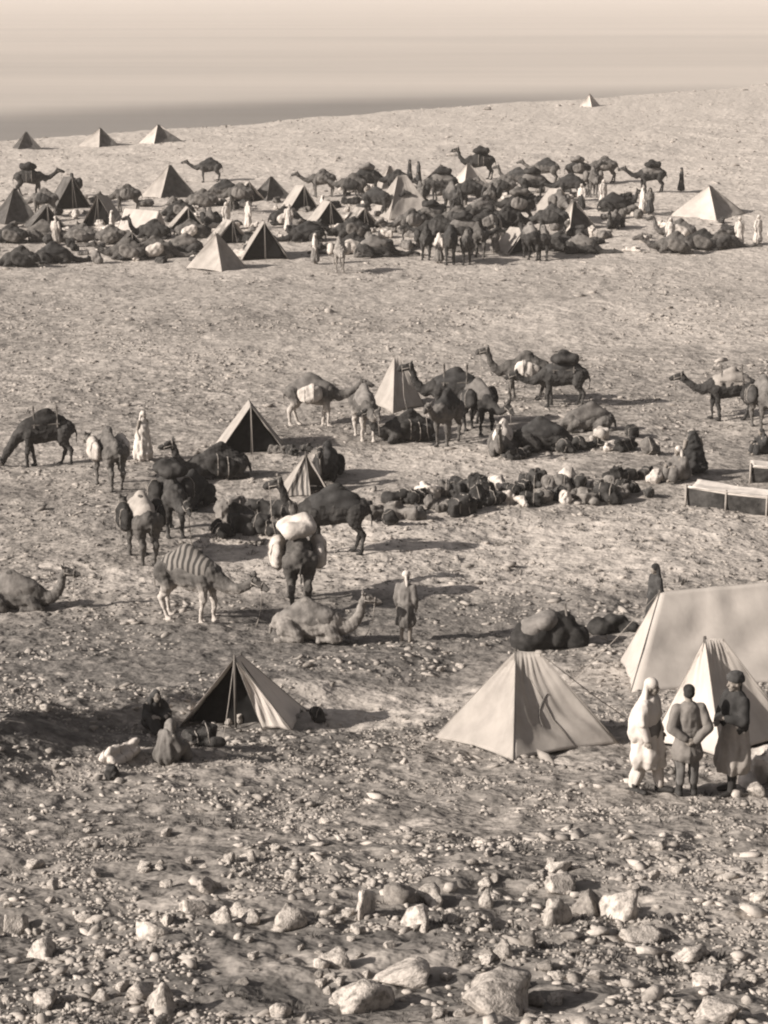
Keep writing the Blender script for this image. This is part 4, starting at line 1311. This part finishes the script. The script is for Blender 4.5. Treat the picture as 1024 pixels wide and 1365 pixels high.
for (px, py, tone, sc) in [(325, 706, 'dark', 1.25), (352, 712, 'dark', 1.1), (310, 690, 'mid', 1.), (375, 690, 'dark', 1.0), (295, 712, 'dark', .9), (340, 690, 'dark', 1.0), (372, 712, 'mid', .7)]:
    bundle(px, py, {'dark': 'dark', 'mid': 'brown'}[tone] + ' bundle in the heap left of the big dark camel', tone, sc, 'baggage heap beside the big dark camel')
for (px, py, tone, sc) in [(500, 692, 'mid', .7), (520, 700, 'dark', .7), (488, 680, 'dark', .7)]:
    bundle(px, py, {'dark': 'dark', 'mid': 'brown'}[tone] + ' bundle lying behind the big dark camel', tone, sc, 'loose bundles behind the big dark camel')
for (px, py, tone, sc) in [(370, 604, 'mid', .6), (390, 606, 'dark', .6), (410, 602, 'dark', .55), (425, 606, 'mid', .5)]:
    bundle(px, py, {'dark': 'dark', 'mid': 'brown'}[tone] + ' low bundle lying beside the black-mouthed tent', tone, sc, 'bundles beside the black-mouthed tent')
for (px, py, tone, sc) in [(842, 582, 'dark', .7), (835, 600, 'dark', .9), (865, 606, 'mid', .8), (815, 600, 'pale', .7), (772, 600, 'dark', .7), (752, 604, 'dark', .8), (690, 610, 'dark', .9), (800, 585, 'pale', .8)]:
    bundle(px, py, {'dark': 'dark', 'mid': 'brown', 'pale': 'pale'}[tone] + ' bundle scattered behind the long baggage row', tone, sc, 'bundles behind the baggage row')
bundle(162, 1010, 'white bundle lying below the open ridge tent', 'pale', .62, var=10)
bundle(150, 1040, 'small dark bundle beside the white one below the open tent', 'dark', .38, rope=False)
bundle(268, 992, 'dark roll of cloth lying before the open tent mouth', 'dark', .55, yaw=20)
bundle(318, 962, 'white clothing bundle inside the dark mouth of the open tent', 'pale', .42, rope=False)
bundle(335, 952, 'small white bag deep inside the open tent', 'pale', .3, rope=False)
bundle(1016, 1040, 'pale heap of cloth beside the man in the dark jacket', 'pale', .95, rope=False, var=9)
bundle(422, 962, 'small dark bundle at the back corner of the open tent', 'dark', .4)

def covered_heap(px, py, label, w, h, tone, seed, top=None):
    p = gp(px, py)
    o = empty('covered_heap', (p.x, p.y, p.z - .04), R(8))
    P = Prims().ell((-.25 * w, 0, .3 * h), (.32 * w, .32 * w, .45 * h)).ell((.1 * w, .1, .4 * h), (.3 * w, .3 * w, .55 * h)).ell((.34 * w, -.05, .25 * h), (.22 * w, .26 * w, .4 * h))
    link('cover', P.mesh('cover', .05, 2, lambda V: .05 * wobble(V, .9, seed) + .03 * wobble(V, 2.2, seed + 1), zmin=0.), M['sack_' + tone], o)
    if top:
        P = Prims().ell((-.12 * w, .02, .78 * h), (.3 * w, .22 * w, .16 * h)).ell((-.3 * w, -.05, .6 * h), (.16 * w, .2 * w, .2 * h))
        link('top_cloth', P.mesh('top_cloth', .05, 2, lambda V: .05 * wobble(V, 1.3, seed + 4)), M['sack_' + top], o)
        link('pole', tube_mesh('pole', [(.30 * w, -.2, .05), (.22 * w, .1, h * 1.15)], .03), M['wood'], o)
    tag(o, label, 'heap')
covered_heap(732, 864, 'large dark baggage heap with a pale cloth on top, behind the lone pyramid tent', 1.75, .95, 'dark', 61, 'mid')
covered_heap(815, 842, 'low dark heap between the baggage heap and the very large tent', 1.1, .5, 'dark', 71)

# watering trough of dark canvas on posts
def trough(px0, py0, px1, py1, label, w=.8, h=.62):
    a, b = gp(px0, py0), gp(px1, py1)
    c = (a + b) / 2; c.z = float(hz(c.x, c.y))
    d = b - a; yaw = math.atan2(d.y, d.x); L = Vector((d.x, d.y)).length
    o = empty('watering_trough', c, yaw)
    n = max(2, int(L / 1.1))
    for s in (-1, 1):
        link('side_panel', panel_mesh('side_panel', (-L / 2, s * w / 2, h), (L / 2, s * w / 2, h), (-L / 2, s * w / 2 * .8, -.05), (L / 2, s * w / 2 * .8, -.05), .04, .02, 5), M['sack_dark'], o)
        link('end_panel', panel_mesh('end_panel', (s * L / 2, -w / 2, h), (s * L / 2, w / 2, h), (s * L / 2, -w / 2 * .8, -.05), (s * L / 2, w / 2 * .8, -.05), .02, .01, 6), M['sack_dark'], o)
        pts = [(-L / 2 + L * k / n, s * w / 2, h + .02 - (.05 if k % 2 else 0)) for k in range(n + 1)]
        link('rim', tube_mesh('rim', pts, .045), M['cloth_white'], o)
        for k in range(n + 1):
            link('post', tube_mesh('post', [(-L / 2 + L * k / n, s * (w / 2 + .05), -.1), (-L / 2 + L * k / n, s * (w / 2 + .05), h + .1)], .035), M['cloth_khaki'], o)
    link('cover_cloth', panel_mesh('cover_cloth', (-L * .46, -w * .6, h + .03), (L / 2, -w * .62, h + .08), (-L * .5, w * .6, h + .10), (L / 2, w * .6, h + .08), .10, .05, 8), M['cloth_white'], o)
    tag(o, label, 'trough')
trough(922, 672, 1085, 690, 'dark canvas watering trough with white rim and pale posts')
trough(1000, 640, 1090, 644, 'second dark trough standing behind the white-rimmed one', .6, .5)

# ------------------------------------------------------------------ the crowded far camp
random.seed(77)
FT = 'tents of the crowded far camp'
def pyr(px, py, yaw, w, h, label, mats='canvas', mat2=None, ridge=.1, group=None, seed=1):
    p = gp(px, py)
    q = random.Random(seed)
    j = lambda s: s * w / 2 * q.uniform(.8, 1.2)
    b = [(j(-1), j(-1), -.03), (j(1), j(-1), -.03), (j(1), j(1), -.03), (j(-1), j(1), -.03)]
    tent(p, yaw, [(-ridge, 0, h), (ridge, 0, h)], b, [(0, 1, 0, 1, mat2 or mats), (1, 1, 1, 2), (1, 0, 2, 3), (0, 0, 3, 0)], label, mats, group, seed=seed, poles=((0, .08),), sag=.27)  # a dark mat2 on the first face stands in for a shaded door opening
pyr(290, 360, 52, 3.0, 2.2, 'pale pyramid tent standing at the front edge of the far camp', 'canvas', seed=40)
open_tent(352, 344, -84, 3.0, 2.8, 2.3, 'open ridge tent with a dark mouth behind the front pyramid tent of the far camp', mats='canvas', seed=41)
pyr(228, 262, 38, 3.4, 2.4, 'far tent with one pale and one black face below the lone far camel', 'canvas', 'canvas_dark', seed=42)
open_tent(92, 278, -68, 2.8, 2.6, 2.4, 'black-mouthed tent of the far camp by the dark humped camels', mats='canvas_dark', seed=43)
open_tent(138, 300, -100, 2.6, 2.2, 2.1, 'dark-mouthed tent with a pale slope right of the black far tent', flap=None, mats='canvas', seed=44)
pyr(22, 296, 30, 3.2, 2.3, 'broad dark pyramid tent at the camp edge beyond the lying animals', 'canvas_dark', seed=45)
pyr(362, 264, 40, 2.2, 1.6, 'small black-faced tent behind the open far tents', 'canvas_dark', 'canvas_dark', seed=46)
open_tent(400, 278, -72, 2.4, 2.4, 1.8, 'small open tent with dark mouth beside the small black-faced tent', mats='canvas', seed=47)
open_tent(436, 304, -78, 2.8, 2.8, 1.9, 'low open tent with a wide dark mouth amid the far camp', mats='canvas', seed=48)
pyr(536, 288, 20, 4.2, 2.9, 'big pale tent with a long sloping side amid the far camels', 'canvas', ridge=.3, seed=49)
pyr(624, 258, 35, 3.2, 2.3, 'bright pale pyramid tent below the loaded camel of the far camp', 'canvas_pale', seed=50)
pyr(588, 244, 45, 2.2, 1.5, 'little dark tent at the back of the far camp', 'canvas_dark', seed=51)
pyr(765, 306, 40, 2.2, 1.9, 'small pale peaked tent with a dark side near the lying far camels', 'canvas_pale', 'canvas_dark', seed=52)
pyr(945, 286, 45, 3.6, 2.0, 'pale low tent standing apart at the end of the far camp', 'canvas_pale', 'canvas', seed=53)
pyr(520, 250, 30, 2.4, 1.7, 'small brown tent behind the big pale tent of the far camp', 'canvas', seed=54)
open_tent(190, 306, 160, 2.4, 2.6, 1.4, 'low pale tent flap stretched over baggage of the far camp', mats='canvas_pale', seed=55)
for (px, py, yw, w, l, h, mt, lab) in [(305, 322, -70, 2.6, 2.0, 1.5, 'canvas_stain', 'sagging stained tent with a black mouth behind the front pyramid tent'),
        (62, 304, -75, 2.8, 2.2, 1.6, 'canvas_dark', 'sagging dark tent between the broad dark pyramid and the pale slope tent'),
        (480, 306, -72, 2.6, 2.2, 1.5, 'canvas_stain', 'sagging stained tent beside the big pale sloping far tent'),
        (690, 334, -66, 2.4, 2.2, 1.5, 'canvas', 'low sagging tent behind the pair of camels facing away'),
        (250, 304, -80, 2.6, 2.2, 1.5, 'canvas', 'low sagging pale tent amid lying camels behind the low tent flap'),
        (328, 268, -70, 2.6, 2.0, 1.5, 'canvas_stain', 'sagging tent just left of the small black-faced tent'),
        (740, 280, -70, 2.6, 2.0, 1.6, 'canvas', 'sagging open tent at the back behind the small pale peaked one'),
        (175, 336, -78, 2.4, 2.0, 1.3, 'canvas_dark', 'squat dark tent among the lying camels at the camp front')]:
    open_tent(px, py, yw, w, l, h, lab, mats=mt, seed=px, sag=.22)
pyr(36, 198, 30, 2.4, 1.6, 'dark little tent on the far plateau edge', 'canvas_dark', seed=56)
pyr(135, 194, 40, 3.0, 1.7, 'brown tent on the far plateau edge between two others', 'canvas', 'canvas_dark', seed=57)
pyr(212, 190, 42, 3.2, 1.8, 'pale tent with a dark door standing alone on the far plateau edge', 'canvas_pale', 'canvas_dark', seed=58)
pyr(786, 142, 42, 2.0, 1.5, 'tiny pale tent far out on the rising plain', 'canvas_pale', seed=59)

FAR_MARKS = [(gp(a, b), t) for (a, b, t) in [(290, 360, 'pale pyramid tent at its front edge'), (352, 344, 'open tent behind the front pyramid tent'), (228, 262, 'half pale, half black tent'),
    (92, 278, 'black-mouthed tent'), (138, 300, 'dark-mouthed pale tent'), (22, 296, 'broad dark pyramid tent'), (362, 264, 'small black-faced tent'), (436, 304, 'low wide-mouthed tent'),
    (536, 288, 'big pale sloping tent'), (624, 258, 'bright pale pyramid tent'), (765, 306, 'small pale peaked tent'), (945, 286, 'low tent standing apart'), (190, 306, 'low pale tent flap'),
    (600, 350, 'row of camels facing out'), (715, 346, 'pair of camels facing away'), (930, 334, 'packed camels lying in line'), (450, 360, 'pale camel facing out'), (50, 352, 'dark camels lying at the front'),
    (850, 284, 'white-robed figure and lying camel')]]
def near_mark(px, py):
    p = gp(px, py)
    return min(FAR_MARKS, key=lambda q: (q[0] - p).length)[1]
camel(280, 244, 182, 'stand', 'fwd', 'dark', 'b', 'lone dark far camel standing clear behind the pale and black tent', blanket='cloth_dark')
camel(640, 240, 180, 'stand', 'up', 'dark', 'pt', 'tallest loaded far camel with raised head above the bright pyramid tent', packmat='dark', sc=1.2)
camel(40, 262, 10, 'stand', 'fwd', 'dark', 'pt', 'humped dark far camel carrying bulging packs behind the black-mouthed far tent', packmat='dark', sc=1.15)
camel(97, 272, -80, 'stand', 'low', 'dark', 'p', 'rounded dark far camel seen end on near the black-mouthed far tent', packmat='dark', sc=1.1)
camel(868, 258, 182, 'stand', 'fwd', 'dark', 'bt', 'dark loaded far camel standing near the camp end beside a standing man', packmat='dark', sc=1.1)
camel(452, 362, -84, 'stand', 'low', 'pale', 'p', 'pale camel facing out at the front edge of the far camp', packmat='pale')
camel(818, 282, 10, 'lie', 'up', 'dark', 'b', 'dark far camel lying with neck raised beside a white-robed figure', blanket='cloth_dark', sc=1.1)
FS = 'standing camels of the crowded far camp'
for (px, py, yaw, nk, coat, kit, pm) in [
    (568, 346, -95, 'low', 'dark', 'p', 'dark'), (600, 352, -80, 'fwd', 'dark', 'b', 'dark'), (622, 352, -100, 'fwd', 'dark', 'b', 'mid'), (636, 342, 95, 'fwd', 'dark', 'p', 'dark'),
    (608, 318, 170, 'fwd', 'dark', 'p', 'dark'), (575, 312, 10, 'up', 'dark', 'bt', 'dark'), (640, 306, 185, 'up', 'dark', 'b', 'dark'), (690, 300, 178, 'fwd', 'dark', 'pt', 'mid'),
    (706, 346, 92, 'fwd', 'dark', 'b', 'dark'), (724, 346, 80, 'fwd', 'dark', 'b', 'dark'), (745, 296, -70, 'low', 'dark', 'p', 'mid'), (728, 246, 175, 'fwd', 'mid', 'b', 'dark'),
    (770, 246, 5, 'fwd', 'dark', 'pt', 'mid'), (805, 244, 180, 'fwd', 'mid', 'p', 'mid'), (470, 272, 175, 'fwd', 'dark', 'p', 'dark'), (502, 290, 2, 'fwd', 'dark', 'b', 'dark'),
    (430, 262, 190, 'fwd', 'dark', 'p', 'mid'), (560, 280, -90, 'up', 'dark', 'p', 'dark'), (670, 270, 176, 'fwd', 'dark', 'p', 'dark'), (710, 268, 8, 'low', 'dark', 'bt', 'dark'),
    (602, 286, -80, 'fwd', 'dark', 'b', 'dark'), (655, 284, 80, 'fwd', 'dark', 'p', 'dark'), (690, 258, 178, 'up', 'mid', 'b', 'mid'), (548, 322, 190, 'low', 'mid', 'p', 'mid'),
    (590, 268, 180, 'low', 'dark', 'bt', 'dark'), (585, 332, 170, 'low', 'dark', 'p', 'dark'), (650, 326, 10, 'low', 'dark', 'p', 'mid'), (618, 336, 0, 'low', 'dark', 'bt', 'dark'),
    (675, 318, 182, 'low', 'dark', 'p', 'dark'), (735, 318, 170, 'low', 'dark', 'p', 'dark'), (760, 268, 176, 'low', 'dark', 'b', 'dark'), (530, 262, 182, 'fwd', 'dark', 'p', 'dark'), (490, 262, 5, 'low', 'dark', 'bt', 'mid'),
    (790, 262, -80, 'low', 'mid', 'p', 'mid'), (60, 290, 170, 'low', 'dark', 'p', 'dark'), (170, 284, 180, 'low', 'dark', 'p', 'mid'), (625, 276, 182, 'fwd', 'dark', 'p', 'dark'), (320, 282, 170, 'low', 'mid', 'p', 'mid')]:
    if random.random() < .35: coat = 'mid'
    lb = {'dark': 'dark', 'mid': 'brown'}[coat] + ' far camel standing' + {'p': ' with side packs', 'b': ' under a blanket', 'pt': ' with a high load', 'bt': ' with a top load'}[kit] + ', near the ' + near_mark(px, py)
    camel(px, py, yaw + random.uniform(-12, 12), 'stand', nk, coat, kit, lb, FS, random.uniform(.98, 1.12), pm, random.choice(['cloth_dark', 'cloth_mid', 'sack_mid']))
FL = 'lying camels of the crowded far camp'
for (px, py, yaw, nk, coat, kit) in [
    (28, 356, 178, 'flat', 'dark', 'p'), (72, 352, 5, 'flat', 'dark', 'b'), (172, 348, 180, 'fwd', 'dark', 'p'), (208, 344, 0, 'flat', 'dark', 'p'), (246, 340, 190, 'flat', 'dark', 'b'),
    (110, 324, 175, 'flat', 'dark', 'p'), (60, 322, 0, 'fwd', 'dark', 'b'), (15, 324, 185, 'flat', 'dark', 'p'), (205, 318, 180, 'up', 'dark', 'p'), (255, 318, 10, 'flat', 'mid', 'p'), (470, 340, 178, 'flat', 'dark', 'p'),
    (500, 342, 0, 'flat', 'dark', 'b'), (470, 318, 200, 'fwd', 'dark', 'p'), (745, 336, 178, 'flat', 'dark', 'p'), (775, 338, -10, 'flat', 'dark', 'b'), (900, 338, 182, 'fwd', 'dark', 'p'),
    (935, 334, 175, 'flat', 'dark', 'p'), (962, 332, 5, 'flat', 'dark', 'p'), (905, 318, 170, 'up', 'mid', 'p'), (820, 304, -100, 'up', 'dark', 'b'), (270, 276, 180, 'flat', 'dark', 'p'),
    (240, 290, 180, 'flat', 'dark', 'p'), (280, 300, 95, 'fwd', 'dark', 'p'), (410, 322, 185, 'flat', 'dark', 'b'), (380, 300, 10, 'flat', 'dark', 'p'), (150, 326, 0, 'flat', 'dark', 'p'), (300, 262, 180, 'flat', 'dark', 'b')]:
    if random.random() < .35: coat = 'mid'
    lb = {'dark': 'dark', 'mid': 'brown'}[coat] + ' far camel lying' + {'p': ' with packs on', 'b': ' under a blanket'}[kit] + ', near the ' + near_mark(px, py)
    camel(px, py, yaw + random.uniform(-12, 12), 'lie', nk, coat, kit, lb, FL, random.uniform(1.0, 1.15), random.choice(['dark', 'mid', 'mid', 'pale']), random.choice(['cloth_dark', 'cloth_mid', 'sack_mid']))
FP = 'people of the crowded far camp'
for (px, py, yaw, tp, rb) in [(660, 338, 90, 'mid', 'mid'), (856, 286, 20, 'white', 'white'), (908, 256, 180, 'dark', 'dark'), (302, 306, -60, 'white', 'white'), (331, 306, 40, 'white', 'white'),
                              (546, 244, 0, 'dark', 'dark'), (558, 246, 180, 'dark', 'dark'), (804, 274, -60, 'white', 'white'), (866, 286, -90, 'mid', 'dark'), (775, 280, -120, 'white', 'dark'),
                              (385, 310, 90, 'white', 'white'), (420, 352, 0, 'white', 'mid'), (665, 326, 200, 'khaki', 'white'), (985, 330, -90, 'white', 'white'), (1010, 326, -60, 'white', 'white'),
                              (430, 296, 10, 'white', 'white'), (585, 352, 60, 'white', 'mid'), (150, 318, 0, 'white', 'white'), (75, 328, 80, 'white', 'khaki'), (893, 330, -90, 'white', 'white')]:
    nm = {'white': 'white', 'dark': 'dark', 'mid': 'brown', 'khaki': 'khaki'}
    lab = ('far person all in %s, near the ' % nm[tp] if tp == rb else 'far person in %s top and %s robe, near the ' % (nm[tp], nm[rb])) + near_mark(px, py)
    walker(px, py, yaw, lab, tp, rb, 'white' if tp == 'white' else 'dark', None, True, FP, 1.05)
FB = 'baggage strewn through the far camp'
def in_camp(px, py):
    lo = 352 - 20 * max(0, px - 300) / 700.
    hi = 262 if px < 340 else (268 if px < 440 else (248 if px < 860 else 292))
    return hi < py < lo
n = 0
while n < 280:
    px = random.uniform(-15, 1040); py = random.uniform(245, 362)
    if not in_camp(px, py): continue
    if px > 790 and random.random() < .6: continue
    tone = random.choices(['dark', 'mid', 'pale'], [.32, .30, .38])[0]
    nm = {'dark': 'dark', 'mid': 'brown', 'pale': 'whitish'}[tone]
    bundle(px, py, nm + ' bundle in the far camp, near the ' + near_mark(px, py), tone, random.uniform(.45, 1.0) if tone == 'pale' else random.uniform(.6, 1.2), FB, rope=False, squash=random.uniform(.7, 1.1))
    n += 1
for (px, py, lab) in [(652, 147, 'dark rock on the far plateau edge'), (905, 116, 'small dark rock far out on the rising plain'), (805, 126, 'dark rock beside the tiny far tent')]:
    rock_at(px, py, 14, 8, lab, None, True)
